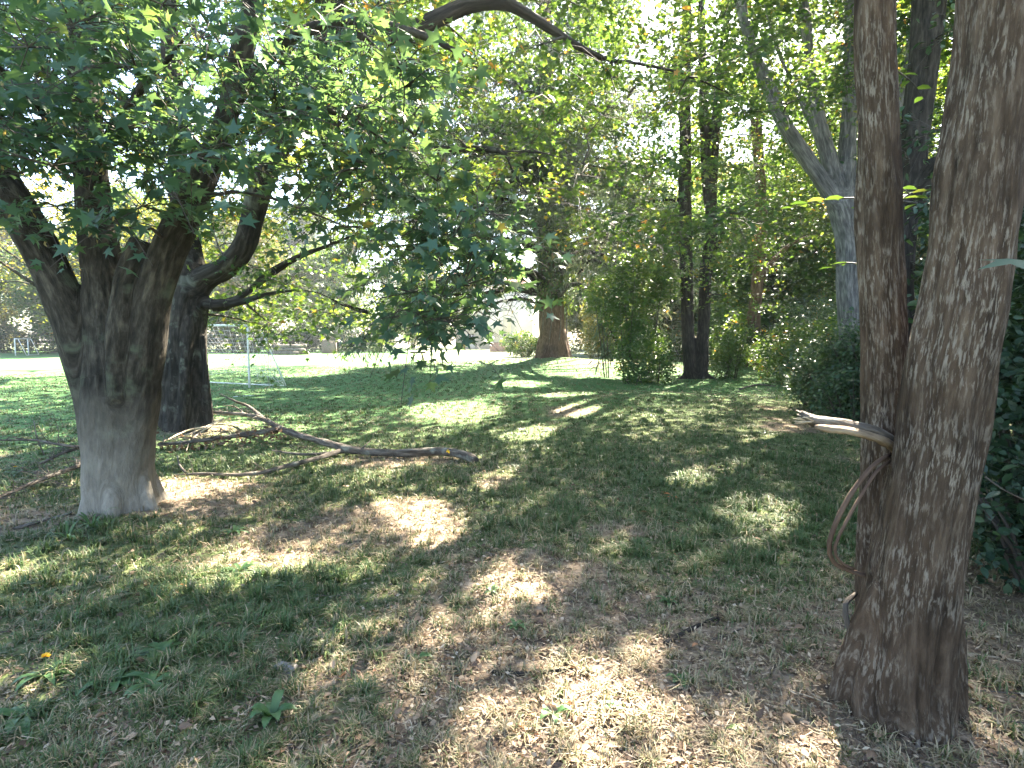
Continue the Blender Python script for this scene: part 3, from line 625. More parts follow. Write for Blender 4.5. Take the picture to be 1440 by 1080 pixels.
# ------------------------------------------------------------------ twin-stemmed tree at the right
def right_tree():
    b = G(1272, 1012); d = b[1]
    t = Tree('twin_stemmed_tree', 'brown flecked twin-stemmed tree in the right foreground with a snapped-off branch', b, M['bk_brown'])
    dr, dl = d, d+.27
    t.limb([b+[0, .03, -.2], P(1270, 1000, dr), P(1280, 900, dr), P(1291, 800, dr), P(1304, 720, dr), P(1321, 620, dr), P(1334, 523, dr), P(1352, 430, dr), P(1365, 350, dr), P(1372, 300, dr), P(1384, 200, dr), P(1396, 100, dr), P(1409, 0, dr), P(1436, -220, dr), P(1470, -600, dr+.2), P(1500, -1300, dr+.6)],
           [.22, .192, .18, .172, .17, .17, .175, .172, .165, .166, .16, .158, .165, .16, .14, .11])
    t.limb([P(1238, 960, dl-.1), P(1234, 880, dl-.05), P(1236, 760, dl), P(1241, 620, dl), P(1243, 480, dl), P(1240, 350, dl), P(1235, 200, dl), P(1232, 100, dl), P(1230, 0, dl), P(1226, -220, dl), P(1215, -700, dl+.1), P(1200, -1400, dl+.4)],
           [.10, .10, .105, .103, .10, .097, .093, .092, .09, .085, .075, .05])
    for q, r in (((1180, 985), .09), ((1222, 1018), .085), ((1303, 1052), .10), ((1362, 1012), .10), ((1255, 1040), .06)):
        g = G(*q); t.limb([g+[0, 0, -.06], g*.75+b*.25+[0, .02, .12], g*.35+b*.65+[0, 0, .5]], [r*.8, r, r], False)
    t.limb([P(1222, 930, d+.12), P(1234, 820, d+.08), P(1250, 720, d+.1), P(1262, 640, d+.12)], [.06, .065, .05, .03], False)
    rid = lambda V, bk: .006*fbm(bk*np.array([30, 30, 4]), 1, 2, 13)+.012*fbm(bk*np.array([9, 9, 1.6]), 1, 3, 3)-.014*np.clip(np.abs(noise(bk*np.array([9, 9, .9]), 1, 9))*-1+.25, 0, 1)*4*.6-np.exp(-(V[:, 2]-b[2])/.5)*.05*np.clip(.35-np.abs(noise(bk*np.array([9, 9, .6]), 1, 4)), 0, 1)/.35
    # snapped limb sticking out to the left, two split pieces
    g = Geo()
    s0 = P(1262, 625, d+.16)
    g.tube([s0, P(1225, 606, d+.1), P(1180, 596, d+.05), P(1145, 592, d+.02), P(1126, 582, d)], [.026, .023, .021, .021, .012], 14, .018, .3, True, 1)
    link('broken_branch', g.build('broken_branch', M['bk_dead'], t.base), t.root, label='upper half of the snapped branch, pale where it split')
    g = Geo()
    g.tube([P(1262, 634, d+.16), P(1235, 617, d+.08), P(1195, 606, d+.02), P(1160, 602, d-.01), P(1146, 600, d-.02)], [.019, .016, .013, .013, .006], 12, .018, .35, True, 2)
    link('broken_branch', g.build('broken_branch', M['bk_split'], t.base), t.root, label='thinner lower split of the snapped branch')
    g = Geo()
    for k in range(10):
        q = P(1132+R.uniform(0, 12), 586+R.uniform(-5, 8), d); g.tube([q, q+np.array([-.03-.03*R.random(), R.normal(0, .006), R.normal(.008, .008)])], [.004, .0008], 4, .02, 0, True, k)
    link('splinter', g.build('splinter', M['pale_wood'], t.base), t.root, kind='stuff')
    t.cluster(np.vstack([[[R.uniform(-1.0, 5.5), R.uniform(-1.5, 5.5), R.uniform(6.5, 10)] for _ in range(60)]]), .8, 70, .12, .4, 5, .2, .05)
    t.finish(M['green'], OVAL, .0125, rid)
    # leafy twigs growing off the stems
    tw = Geo(); C, U, S = [], [], []
    def twig(a, bb, n, s, dz=0):
        a, bb = np.array(a), np.array(bb); tw.tube([a, (a+bb)/2+[0, 0, .02], bb], [.004, .003, .001], 5, .04)
        for i in range(n):
            f = (i+.7)/n; q = a+(bb-a)*f+np.array([0, 0, .02*4*f*(1-f)]); v = unit(bb-a); side = np.array([-v[1], v[0], 0])*(1 if i % 2 else -1)
            C.append(q); U.append(v*.8+side*.8+np.array([0, 0, dz])); S.append(s*R.uniform(.8, 1.15))
    twig(P(1212, 278, 2.65), P(1112, 293, 3.3), 8, .085)
    twig(P(1210, 372, 2.7), P(1170, 378, 2.9), 4, .07)
    twig(P(1262, 262, 2.8), P(1290, 290, 3.1), 4, .09); twig(P(1262, 285, 2.8), P(1296, 270, 3.2), 5, .08)
    twig(P(1262, 100, 2.9), P(1300, 140, 3.2), 4, .08)
    LC1 = P(1440, 366, 1.55); link('twig_leaf', leaves('twig_leaf', LC1[None], np.array([[-1., -.15, -.1]]), np.array([[0, -.35, 1.]]), np.array([.14]), STAR, M['star'], t.base, np.array([.3])), t.root, label='large blue-green leaf close to the camera'); tw.tube([P(1470, 380, 1.6), P(1420, 368, 1.55)], [.003, .002], 5, .05)
    link('leafy_twig', tw.build('leafy_twig', M['twig'], t.base), t.root, kind='stuff')
    C, U, S = np.array(C), np.array(U), np.array(S); N = R.normal(0, .15, C.shape); N[:, 2] += 1
    link('twig_leaf', leaves('twig_leaf', C, U, N, S, OVAL, M['ivy'], t.base), t.root, kind='stuff')
    return t
rt = right_tree()
def vine():
    d = rt.base[1]
    g = Geo(); g.tube([P(1250, 640, d+.12), P(1228, 655, d+.06), P(1203, 685, d+.03), P(1180, 725, d+.02), P(1166, 765, d+.02), P(1172, 790, d+.04), P(1194, 802, d+.08), P(1225, 812, d+.12)], [.009]*8, 8, .03, .1)
    g.tube([P(1252, 648, d+.13), P(1232, 664, d+.05), P(1212, 695, d+.02), P(1192, 730, d), P(1174, 770, d+.0), P(1182, 790, d+.02), P(1200, 800, d+.07)], [.006]*7, 8, .03, .1)
    g.build
    link('climbing_vine', g.build('climbing_vine', M['bk_red']), label='brown woody vine hanging in a loop off the twin-stemmed tree at mid height', cat='vine')
    g = Geo(); g.tube([P(1204, 835, d+.2), P(1189, 850, d+.14), P(1192, 878, d+.12), P(1204, 903, d+.1), P(1222, 925, d+.12)], [.008, .011, .012, .012, .008], 8, .03, .1)
    link('climbing_vine', g.build('climbing_vine', M['bk_dead']), label='short pale vine stem curving out near the foot of the twin-stemmed tree', cat='vine')
vine()

# ------------------------------------------------------------------ other trees in the grove
def vtree():
    b = G(1200, 560); b = np.array([7.8, 13., 0]); d = 13.
    t = Tree('spreading_tree', 'big grey-barked tree that forks wide into several limbs, left of the foreground twin stems', b, M['bk_grey'])
    b = t.base
    t.limb([b+[0, 0, -.3], b+[0, 0, .1], P(1197, 480, d), P(1193, 400, d), P(1190, 330, d), P(1180, 285, d)], [.42, .34, .28, .26, .27, .29])
    t.limb([P(1184, 300, d), P(1156, 256, d-.1), P(1126, 212, d-.2), P(1098, 165, d-.3), P(1076, 112, d-.4), P(1056, 60, d-.5), P(1040, 0, d-.6), P(1015, -120, d-.6), P(1000, -300, d)], [.22, .2, .19, .18, .165, .15, .13, .10, .05])
    t.limb([P(1182, 290, d), P(1165, 222, d), P(1150, 165, d), P(1142, 110, d+.1), P(1134, 40, d+.2), P(1126, -60, d+.3), P(1120, -280, d+.4)], [.22, .2, .19, .15, .14, .12, .05])
    t.limb([P(1186, 290, d), P(1192, 200, d+.1), P(1197, 100, d+.2), P(1197, 0, d+.3), P(1200, -120, d+.4), P(1205, -300, d+.4)], [.24, .2, .18, .17, .14, .06])
    t.limb([P(1190, 300, d), P(1215, 250, d), P(1240, 200, d+.3), P(1270, 120, d+.5), P(1290, 0, d+.8), P(1310, -200, d+1)], [.2, .17, .15, .13, .11, .06])
    t.limb([P(1165, 222, d), P(1130, 150, d+.6), P(1090, 60, d+1), P(1060, -60, d+1.2)], [.1, .08, .06, .03])
    r = [region(42, 1000, 1330, -40, 160, 11, 15), region(20, 1150, 1320, 100, 330, 12.5, 15)]
    for _ in range(60):
        a = R.uniform(0, 6.28); q = R.random()**.5*5.5
        r.append(np.array([[b[0]+q*math.cos(a), d+q*math.sin(a), R.uniform(8, 13.5)]]))
    t.cluster(np.vstack(r), .9, 90, .13, .4, 6, .2, .06)
    return t
def otree():
    b = np.array([6.35, 9.2, 0]); d = 9.2
    t = Tree('mossy_tree', 'dark leaning tree seen between the two foreground stems', b, M['bk_dark']); b = t.base
    t.limb([b+[0, 0, -.3], P(1262, 560, d), P(1262, 450, d), P(1266, 360, d), P(1274, 290, d), P(1286, 200, d), P(1298, 100, d), P(1308, 0, d), P(1320, -150, d), P(1330, -400, d)], [.4, .32, .29, .28, .29, .27, .26, .26, .2, .08])
    t.limb([P(1270, 330, d), P(1300, 262, d-.2), P(1345, 200, d-.4), P(1400, 120, d-.6), P(1460, 0, d-.6), P(1500, -200, d-.6)], [.2, .18, .16, .13, .1, .05])
    r = [region(9, 1250, 1340, 130, 330, 8, 10.5), region(12, 1250, 1440, -60, 60, 8, 10)]
    for _ in range(50):
        a = R.uniform(0, 6.28); q = R.random()**.5*4.5
        r.append(np.array([[b[0]+q*math.cos(a), d+q*math.sin(a), R.uniform(6.5, 12)]]))
    t.cluster(np.vstack(r), .7, 70, .12, .4, 6, .2, .05)
    return t
def twin():
    b = G(978, 532); d = b[1]
    t = Tree('twin_trunk_tree', 'slender dark tree with two close trunks rising from one base, right of the big cedar', b, M['bk_dark'])
    t.limb([b+[-.1, 0, -.2], P(970, 524, d), P(967, 450, d), P(966, 380, d), P(963, 300, d), P(963, 200, d), P(964, 100, d), P(966, 0, d), P(968, -120, d), P(970, -220, d)], [.4, .25, .23, .23, .23, .22, .2, .17, .13, .05])
    t.limb([b+[.1, 0, -.2], P(986, 524, d), P(990, 450, d), P(993, 380, d), P(1001, 325, d), P(994, 250, d), P(990, 160, d), P(987, 60, d), P(985, -60, d), P(984, -200, d)], [.4, .24, .22, .22, .2, .2, .18, .15, .12, .05])
    t.limb([P(1000, 330, d), P(1001, 250, d), P(1006, 180, d), P(1014, 100, d), P(1024, 0, d), P(1034, -140, d)], [.18, .2, .18, .16, .13, .05])
    t.limb([P(993, 400, d), P(1003, 372, d-.1), P(1012, 340, d-.3), P(1030, 300, d-.5)], [.12, .1, .08, .03])
    for dx in (-.75, -.4, .45, .8): t.limb([b+[dx, -.1, -.1], b+[dx*.5, 0, .06], b+[dx*.3, 0, .5]], [.08, .13, .12], False)
    r = [region(66, 840, 1120, 60, 330, 17, 22), region(22, 860, 960, 320, 420, 18.5, 20.5), region(10, 1005, 1040, 300, 420, 18.5, 20), region(12, 900, 1100, -60, 60, 17, 21)]
    t.cluster(np.vstack(r), 1.0, 110, .13, .4, 5, .25, .06)
    return t
def redtree():
    b = G(1058, 516); d = b[1]
    t = Tree('woodland_tree', 'reddish-brown trunk standing just right of the twin-trunk tree', b, M['bk_red'])
    t.limb([b+[0, 0, -.3], P(1058, 512, d), P(1060, 450, d), P(1066, 390, d), P(1070, 320, d), P(1068, 240, d), P(1060, 140, d), P(1050, 0, d), P(1045, -60, d)], [.55, .42, .34, .33, .28, .26, .22, .15, .05])
    t.limb([P(1064, 400, d), P(1085, 370, d), P(1110, 345, d), P(1140, 330, d)], [.18, .13, .09, .04])
    r = [region(95, 1000, 1190, 100, 470, d-4, d+1.5)]
    t.cluster(ground_ok(np.vstack(r), 1.2), 1.4, 120, .17, .5, 4, .25, .06)
    return t
def greentree():
    b = G(1081, 506); d = b[1]
    t = Tree('woodland_tree', 'moss-green trunk half hidden behind the reddish-brown one', b, barkmat('mossy_bark', (.03, .035, .018), (.07, .085, .04), (.12, .13, .07), (7, 7, 1.3)))
    t.limb([b+[0, 0, -.3], P(1081, 500, d), P(1083, 430, d), P(1090, 350, d), P(1100, 250, d), P(1105, 150, d), P(1110, 60, d)], [.6, .42, .38, .33, .28, .22, .08])
    r = [region(100, 1030, 1290, 60, 450, d-5, d+2)]
    t.cluster(ground_ok(np.vstack(r), 1.5), 1.6, 110, .2, .5, 3, .25, .06)
    return t

def cedar():
    b = G(778, 503); b = np.array([2.04, 28., 0]); t = Tree('cedar_tree', 'huge old cedar with a broad reddish trunk and drooping blue-grey branches, centre of the lawn', b, M['bk_red']); b = t.base; d = 28.
    t.limb([b+[0, 0, -.4], b+[0, 0, .1], P(777, 470, d), P(775, 430, d), P(773, 380, d), P(771, 320, d), P(770, 240, d), P(768, 120, d), P(766, 0, d), P(764, -120, d)], [.95, .78, .66, .6, .55, .5, .45, .36, .27, .05])
    for a in np.arange(0, 6.28, .8): t.limb([b+[1.05*math.cos(a), 1.05*math.sin(a), -.25], b+[.7*math.cos(a), .7*math.sin(a), .1], b+[.42*math.cos(a), .42*math.sin(a), 1.2]], [.1, .2, .22], False)
    nb = Geo(); C, U, S = [], [], []
    lv = [(P(772, 425, d)[2], 5.5, -2.6)]
    specs = []
    for z in np.linspace(3.4, 18.5, 15):
        for k in range(5): specs.append((z+R.uniform(-.4, .4), R.uniform(0, 6.28), R.uniform(.8, 1.1)*min(8.5, 10.5-.42*z)))
    specs += [(3.6, math.pi*1.04, 4.6), (3.9, math.pi*1.15, 9.5), (5.5, math.pi*1.1, 10), (7.5, math.pi*1.02, 9.5), (9.5, math.pi*1.1, 9), (8.5, math.pi*1.25, 9), (3.0, math.pi*.97, 5.5), (6.5, math.pi*1.2, 10.5), (11, math.pi, 9), (12.5, math.pi*1.15, 8.5), (13.5, math.pi*.95, 8), (10.5, math.pi*1.3, 8.5)]
    for z, a, L in specs:
        da = np.array([math.cos(a), math.sin(a), 0]); p0 = np.array([b[0], b[1], z])
        sagg = L*R.uniform(.12, .3)
        pts = [p0, p0+da*L*.3+[0, 0, .25+.05*L], p0+da*L*.65+[0, 0, .1], p0+da*L+[0, 0, -sagg]]
        r0 = .05+.014*L; nb.tube(pts, [r0, r0*.7, r0*.4, .015], 6, .7, .1, False, len(C))
        q, _ = smooth_path(pts, [1, 1, 1, 1], .45); sd = np.array([-da[1], da[0], 0])
        for i in range(2, len(q)):
            for s_ in (-1, 1):
                l = R.uniform(.6, 1.7)*(1-.35*i/len(q)); e = q[i]+(sd*s_*l+da*l*.6)+np.array([0, 0, -R.uniform(.15, .75)*l]); m_ = (q[i]+e)/2+np.array([0, 0, .1*l])
                nb.tube([q[i], m_, e], [.02, .012, .004], 3, l, 0, False, i)
                n = 13; f = R.random(n)[:, None]; c = q[i]*(1-f)**2+2*m_*f*(1-f)+e*f*f
                # hanging twiglets under each spray
                C.append(c+R.normal(0, .12, (n, 3))); U.append((e-q[i])[None]*.35+R.normal(0, .35, (n, 3))+np.array([0, 0, -.75])); S.append(R.uniform(.22, .6, n))
    link('branch', nb.build('branch', M['bk_dark'], b), t.root, kind='stuff')
    t.LC, t.LU, t.LS = C, [u*np.array([1, 1, 1/.55]) for u in U], S
    nn = []
    # each twiglet carries a brush of needles: several narrow blades per position
    t.LC = [np.repeat(c, 4, 0)+R.normal(0, .1, (len(c)*4, 3)) for c in C]; t.LU = [np.repeat(u, 4, 0)+R.normal(0, .45, (len(u)*4, 3)) for u in t.LU]; t.LS = [np.repeat(s, 4)*.75 for s in S]
    t.finish(M['cedar'], NEED, .06, bark_disp(.04, (5, 5, .8), .06, 6), 'needles', tilt=1.0)
    # ivy climbing the trunk
    n = 16000; z = b[2]+2.0+R.random(n)**.8*8.5; a = R.random(n)*6.28; rr = .62+.28*np.abs(R.normal(size=n))*(1.1+.6*noise(np.stack([a*1.2, z*.8, a*0], 1)))
    k = z > b[2]+2.4+.7*noise(np.stack([np.cos(a), np.sin(a), a*0], 1), 1.3); z, a, rr = z[k], a[k], rr[k]; n = len(z)
    C = np.stack([b[0]+rr*np.cos(a), b[1]+rr*np.sin(a), z], 1)+R.normal(0, .05, (n, 3)); N = np.stack([np.cos(a), np.sin(a), a*0+.6], 1)+R.normal(0, .3, (n, 3)); U = R.normal(0, .5, (n, 3)); U[:, 2] -= .8
    iv = link('ivy', None, None, 'leafy ivy climbing the upper trunk of the big cedar', 'ivy', loc=tuple(b))
    st = Geo()
    for k in range(9):
        a0 = k*.7; st.tube([b+np.array([.72*math.cos(a0), .72*math.sin(a0), .1]), b+np.array([.66*math.cos(a0+.3), .66*math.sin(a0+.3), 2]), b+np.array([.6*math.cos(a0-.1), .6*math.sin(a0-.1), 4.6])], [.03, .025, .015], 5, .4, .1)
    link('stem', st.build('stem', M['bk_dead'], b), iv, kind='stuff')
    link('foliage', leaves('foliage', C, U, N, R.uniform(.1, .2, n), OVAL, M['ivy'], b), iv)
    return t
cedar()

def bare(kind, label, x, y, h, rad, bark, cat='tree', n=26, zlow=.35, cs_r=1.6, nl=140, size=.22, group=None, r0=.3):
    t = Tree(kind, label, np.array([x, y, 0.]), bark, group, cat); b = t.base
    t.limb([b+[0, 0, -.3], b+[.05, 0, h*.2], b+[R.normal(0, .2), 0, h*.45], b+[R.normal(0, .4), 0, h*.75], b+[0, 0, h*.97]], [r0*1.3, r0, r0*.8, r0*.5, .04])
    for k in range(5):
        a = k*1.26+R.uniform(0, 1); z = h*R.uniform(.3, .55); e = rad*.6
        t.limb([b+[0, 0, z], b+[e*.5*math.cos(a), e*.5*math.sin(a), z+h*.1], b+[e*math.cos(a), e*math.sin(a), z+h*.25]], [r0*.5, r0*.35, .04])
    cs = []
    while len(cs) < n:
        p = R.normal(size=3); p = p/np.linalg.norm(p)*R.random()**.35
        z = h*(zlow+(1-zlow)*(.5+.5*p[2])); q = b+np.array([p[0]*rad, p[1]*rad, z-b[2]*0])
        cs.append(q)
    t.cluster(np.array(cs), cs_r, nl, size, .55, 0, .15, .08)
    return t
V_, O_, T_, P_, Q_ = vtree(), otree(), twin(), redtree(), greentree()
side = [bare('woodland_tree', 'unseen woodland tree added beyond the right edge to hold shading canopy', 15.5, 9, 15, 4.5, M['bk_dark'], n=20, zlow=.5),  # out of view, added to carry canopy that shades the ground
        bare('woodland_tree', 'tall woodland tree at the right, behind the grey forked tree', 16.5, 19, 16, 5, M['bk_grey'], n=30, zlow=.25),
        bare('woodland_tree', 'tall woodland tree far right in the shade of the grove', 19, 30, 17, 5.5, M['bk_dark'], n=34, zlow=.15),
        bare('woodland_tree', 'tall leafy tree added to shade the lawn, its trunk hidden behind the gnarled maple', -19.6, 34.2, 15, 6, M['bk_dark'], n=36, zlow=.3),  # added for its shade on the lawn, trunk kept out of sight
        bare('lawn_tree', 'low yellow-green tree on the lawn at the far left, hanging near the grass', -17.5, 24, 8, 5.2, M['bk_dark'], n=46, zlow=.26, cs_r=1.3, nl=170, size=.16)]
hosts = [V_, O_, T_, P_, Q_]+side[:4]+[ML_, MM_]
HB = np.array([h.base for h in hosts])
def shade():
    add = [[] for _ in hosts]; skipped = 0
    st = .92
    for gx in np.arange(-15, 17, st):
        for gy in np.arange(-1.5, 47, st):
            x = gx+R.uniform(-.5, .5)*st; y = gy+R.uniform(-.5, .5)*st
            for hh in range(2 if gx > 1.2 and gy < 9 else 1):
                h = R.uniform(8.5, 14.5)
                c = np.array([x, y, 0])+SUN*h/SUN[2]
                o = openness(np.array([[x, y, 0.]]))[0]
                if R.random() < o: continue
                dd = np.hypot(HB[:, 0]-c[0], HB[:, 1]-c[1]); j = int(np.argmin(dd))
                if dd[j] > 15: skipped += 1; continue
                add[j].append(c)
    for t, a in zip(hosts, add):
        if a: t.cluster(np.array(a), 1.1, 125, .22, .45, 0, .1, .045)
    print('shade clusters', [len(a) for a in add], 'skipped', skipped)
shade()
finish_left(ML_); MM_.finish(M['green'], STAR, .03, bark_disp(.022, (6, 6, 1.6), .05, 2), tilt=.5)
V_.finish(M['green'], OVAL, .035, bark_disp(.03, (7, 7, 1.2), .03, 3))
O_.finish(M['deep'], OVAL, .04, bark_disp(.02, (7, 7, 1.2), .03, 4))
T_.finish(M['green'], OVAL, .05, bark_disp(.02, (6, 6, 1.2), .03, 5))
P_.finish(M['green'], OVAL, .06, bark_disp(.03, (5, 5, 1), .04, 6))
Q_.finish(M['deep'], OVAL, 0)
for t in side[:4]: t.finish(M['green'], OVAL, 0)
side[4].finish(M['olive'], OVAL, 0)

# far rows of trees: four grown, the rest copied
def copy_tree(o, loc, rz, s, label, group):
    c = o.copy(); col.objects.link(c); c.location = loc; c.rotation_euler = (0, 0, rz); c.scale = (s, s, s*R.uniform(.9, 1.15)); c['label'] = label; c['group'] = group
    for ch in o.children:
        d = ch.copy(); col.objects.link(d); d.parent = c
    return c
protos = []
GF = 'trees of the far row beyond the lawn'; LF = 'leafy tree in the far row beyond the sunlit lawn'
for k, (m, sh, hh, rr) in enumerate([('olive', OVAL, 15, 5.5), ('green', OVAL, 13, 5), ('cedar', NEED, 17, 4.6), ('deep', OVAL, 12, 5)]):
    t = bare('far_tree', LF, -68+k*11, 88+3*k, hh*1.25, rr*1.1, M['bk_dark'], n=80, zlow=.04, cs_r=2.1, nl=300, size=.42 if sh is OVAL else .9, group=GF, r0=.35)
    t.finish(M[m], sh, 0, carve=False); protos.append(t.root)
for k, (x, y, pr, s) in enumerate([(-23, 75, 1, .9), (-13, 92, 0, .85), (-3, 104, 1, .42), (-9, 114, 1, .5), (9, 104, 0, .5), (15, 92, 1, .9), (20, 84, 0, 1.0), (27, 80, 3, 1.1), (36, 78, 1, 1.2), (44, 74, 0, 1.2),
                                   (52, 70, 3, 1.2), (62, 68, 1, 1.3), (74, 66, 0, 1.4), (-80, 84, 1, 1.2), (-92, 80, 3, 1.3), (-36, 100, 2, 1.3), (-58, 100, 1, 1.4), (-34, 73, 0, .9), (-46, 73, 1, 1), (-55, 72, 3, .9), (-18, 104, 1, 1.1), (-64, 71, 0, .9), (-100, 88, 1, 1.3), (-74, 71, 1, 1.1), (-38.5, 61, 1, 1.0), (-46, 62, 1, 1.05), (-42, 63.5, 3, 1.1)]):  # last few added behind the near trunks to shade the far-left lawn
    copy_tree(protos[pr], (x, y, float(gz(x, y))-.1), R.uniform(0, 6.28), s, LF, GF)
GG = 'trees of the wood behind the grove'; LG = 'leafy woodland tree behind the grove at the right'
for k, (x, y, pr, s) in enumerate([(12, 46, 1, .95), (18, 44, 3, 1.0), (24, 42, 0, .95), (30, 38, 1, 1.0), (28, 50, 0, 1.1), (38, 44, 3, 1.1), (20, 56, 0, 1.1), (12, 60, 1, 1.0), (46, 52, 1, 1.2), (34, 58, 2, 1.1), (27, 28, 3, .8), (34, 26, 0, .95), (16, 36, 1, .8), (9, 52, 0, .9), (22, 66, 1, 1.3)]):
    copy_tree(protos[pr], (x, y, float(gz(x, y))-.1), R.uniform(0, 6.28), s, LG, GG)

# ------------------------------------------------------------------ shrubs and hedges
def shrub(kind, label, cs, rads, n, size, mat, shape=OVAL, stems=14, cat='shrub', tilt=.6, carve=False, group=None):
    cs = np.atleast_2d(cs).astype(float); b = cs[0].copy(); b[2] = gz(b[0], b[1])
    root = thing(kind, label, cat, b, group)
    C = []; g = Geo()
    tot = sum(r[0]*r[1]*r[2] for r in rads)
    for c, r in zip(cs, rads):
        c = c.copy(); gzc = gz(c[0], c[1]); m = int(n*r[0]*r[1]*r[2]/tot)
        p = unit(R.normal(size=(m, 3))); rr = (.35+.65*R.random((m, 1))**.5)*(1+.28*fbm(p*2+c, 1.4, 2, 7)[:, None])
        q = p*rr*np.array(r)+np.array([c[0], c[1], gzc+c[2]])
        C.append(q[q[:, 2] > gz(q[:, 0], q[:, 1])+.03])
        for k in range(stems):
            a = R.uniform(0, 6.28); s0 = np.array([c[0]+.25*r[0]*math.cos(a), c[1]+.25*r[1]*math.sin(a), gzc-.05]); e = np.array([c[0]+.85*r[0]*math.cos(a), c[1]+.85*r[1]*math.sin(a), gzc+c[2]+r[2]*R.uniform(-.2, .8)])
            g.tube([s0, (s0+e)/2+[0, 0, .15*r[2]], e], [.012+.012*r[2], .01+.006*r[2], .003], 4, .3, .1, False, k)
    C = np.vstack(C)
    if carve: C = C[keep(C)]
    U = R.normal(0, 1, C.shape); U[:, 2] = U[:, 2]*.6-.25; N = R.normal(0, tilt, C.shape); N[:, 2] += 1
    t = np.clip(.45+.3*fbm(C, 1.5, 2, 4)+R.normal(0, .2, len(C)), 0, 1)
    link('stem', g.build('stem', M['twig'], b), root, kind='stuff')
    link('foliage', leaves('foliage', C, U, N, size*R.uniform(.6, 1.2, len(C)), shape, mat, b, t), root)
def at(px, py, d, z): p = P(px, py, d); p[2] = z; return p
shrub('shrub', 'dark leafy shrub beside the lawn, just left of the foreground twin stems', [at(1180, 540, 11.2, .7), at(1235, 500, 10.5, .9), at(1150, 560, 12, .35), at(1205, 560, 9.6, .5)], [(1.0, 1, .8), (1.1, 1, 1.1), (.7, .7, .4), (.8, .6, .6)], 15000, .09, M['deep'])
shrub('shrub', 'pale tangled shrub behind the dark one at the foot of the grey forked tree', [at(1140, 500, 19, 1.0), at(1100, 500, 22, .8)], [(1.8, 1.2, 1.2), (1.4, 1.2, .8)], 9000, .12, M['green'])
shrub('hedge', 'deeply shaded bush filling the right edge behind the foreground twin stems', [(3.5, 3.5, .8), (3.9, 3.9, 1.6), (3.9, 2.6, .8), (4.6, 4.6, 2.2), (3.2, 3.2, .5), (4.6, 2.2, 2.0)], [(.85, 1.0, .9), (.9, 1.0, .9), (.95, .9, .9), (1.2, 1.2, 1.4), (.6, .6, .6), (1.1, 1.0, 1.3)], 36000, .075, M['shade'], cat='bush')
shrub('undergrowth', 'tall thicket added out of view beyond the right edge to darken it', [(6.2, 3.5, 2.0), (6.0, .8, 2.0), (6.4, 6.3, 2.2), (5.6, -1.8, 1.8), (7.5, 8.6, 2.0)], [(1.5, 1.8, 2.4), (1.5, 1.8, 2.2), (1.4, 1.4, 2.2), (1.5, 1.6, 2), (1.4, 1.3, 2)], 30000, .13, M['shade'], cat='undergrowth', stems=8)  # added off-frame to cut skylight from the right
shrub('shrub', 'large glossy shrub with dappled leaves left of the twin-trunk tree', [at(905, 500, 19.5, 1.0), at(882, 470, 20, 2.5), at(925, 500, 19, .5), at(860, 450, 21, 3.1), at(905, 430, 20, 3.6), at(893, 500, 18.6, .4)], [(1.0, .8, 1.1), (.9, .9, 1.0), (.7, .6, .6), (1.0, 1, .8), (1.1, 1, .9), (.6, .5, .4)], 12500, .12, M['ivy'], tilt=.9, stems=3)
shrub('shrub', 'small shrub growing round the foot of the twin-trunk tree', [at(1016, 520, 20.6, .6), at(1030, 520, 21, 1.0)], [(.45, .5, .7), (.6, .5, .9)], 2600, .10, M['ivy'], stems=4)
shrub('shrub', 'bright shrub between the twin-trunk tree and the reddish-brown trunk', [at(1030, 500, 27, 1.1), at(1020, 490, 30, 1.6)], [(1.2, 1, 1.2), (1.5, 1, 1.6)], 8000, .14, M['green'])
shrub('shrub', 'pale leafy shrub standing alone right of the big cedar', [at(842, 490, 30, 1.1), at(850, 470, 31, 2.2)], [(.9, .9, 1.1), (1.4, 1.2, 1.6)], 8000, .14, M['olive'], stems=3)
shrub('shrub', 'round green bush behind the cedar trunk on its left side', [at(735, 480, 50, 1.1)], [(1.9, 1.2, 1.2)], 3500, .2, M['green'])
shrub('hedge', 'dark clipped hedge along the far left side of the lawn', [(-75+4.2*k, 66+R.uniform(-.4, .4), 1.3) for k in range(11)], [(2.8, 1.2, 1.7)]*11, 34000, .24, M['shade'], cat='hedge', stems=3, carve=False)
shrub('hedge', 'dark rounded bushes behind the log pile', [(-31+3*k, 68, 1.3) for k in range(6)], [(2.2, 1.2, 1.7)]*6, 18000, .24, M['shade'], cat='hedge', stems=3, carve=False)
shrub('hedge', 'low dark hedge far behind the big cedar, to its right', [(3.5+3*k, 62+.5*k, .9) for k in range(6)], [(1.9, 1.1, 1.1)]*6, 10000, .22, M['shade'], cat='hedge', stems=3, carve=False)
shrub('undergrowth', 'tangled undergrowth along the edge of the wood at the right', [(9+3.2*k, 40-.9*k, 1.0) for k in range(8)], [(2.1, 1.4, 1.3+.3*(k % 2)) for k in range(8)], 24000, .17, M['green'], cat='undergrowth', stems=6)
shrub('undergrowth', 'shaded undergrowth behind the dark shrub at the right', [(11, 15, 1.0), (12.5, 18, 1.4), (12.5, 22, 1.4), (15.5, 14, 1.5), (14, 26, 1.6)], [(1.6, 1.4, 1.2), (2, 1.6, 1.6), (2, 1.6, 1.5), (2, 2, 1.7), (2.2, 1.6, 1.8)], 22000, .13, M['deep'], cat='undergrowth', stems=8)

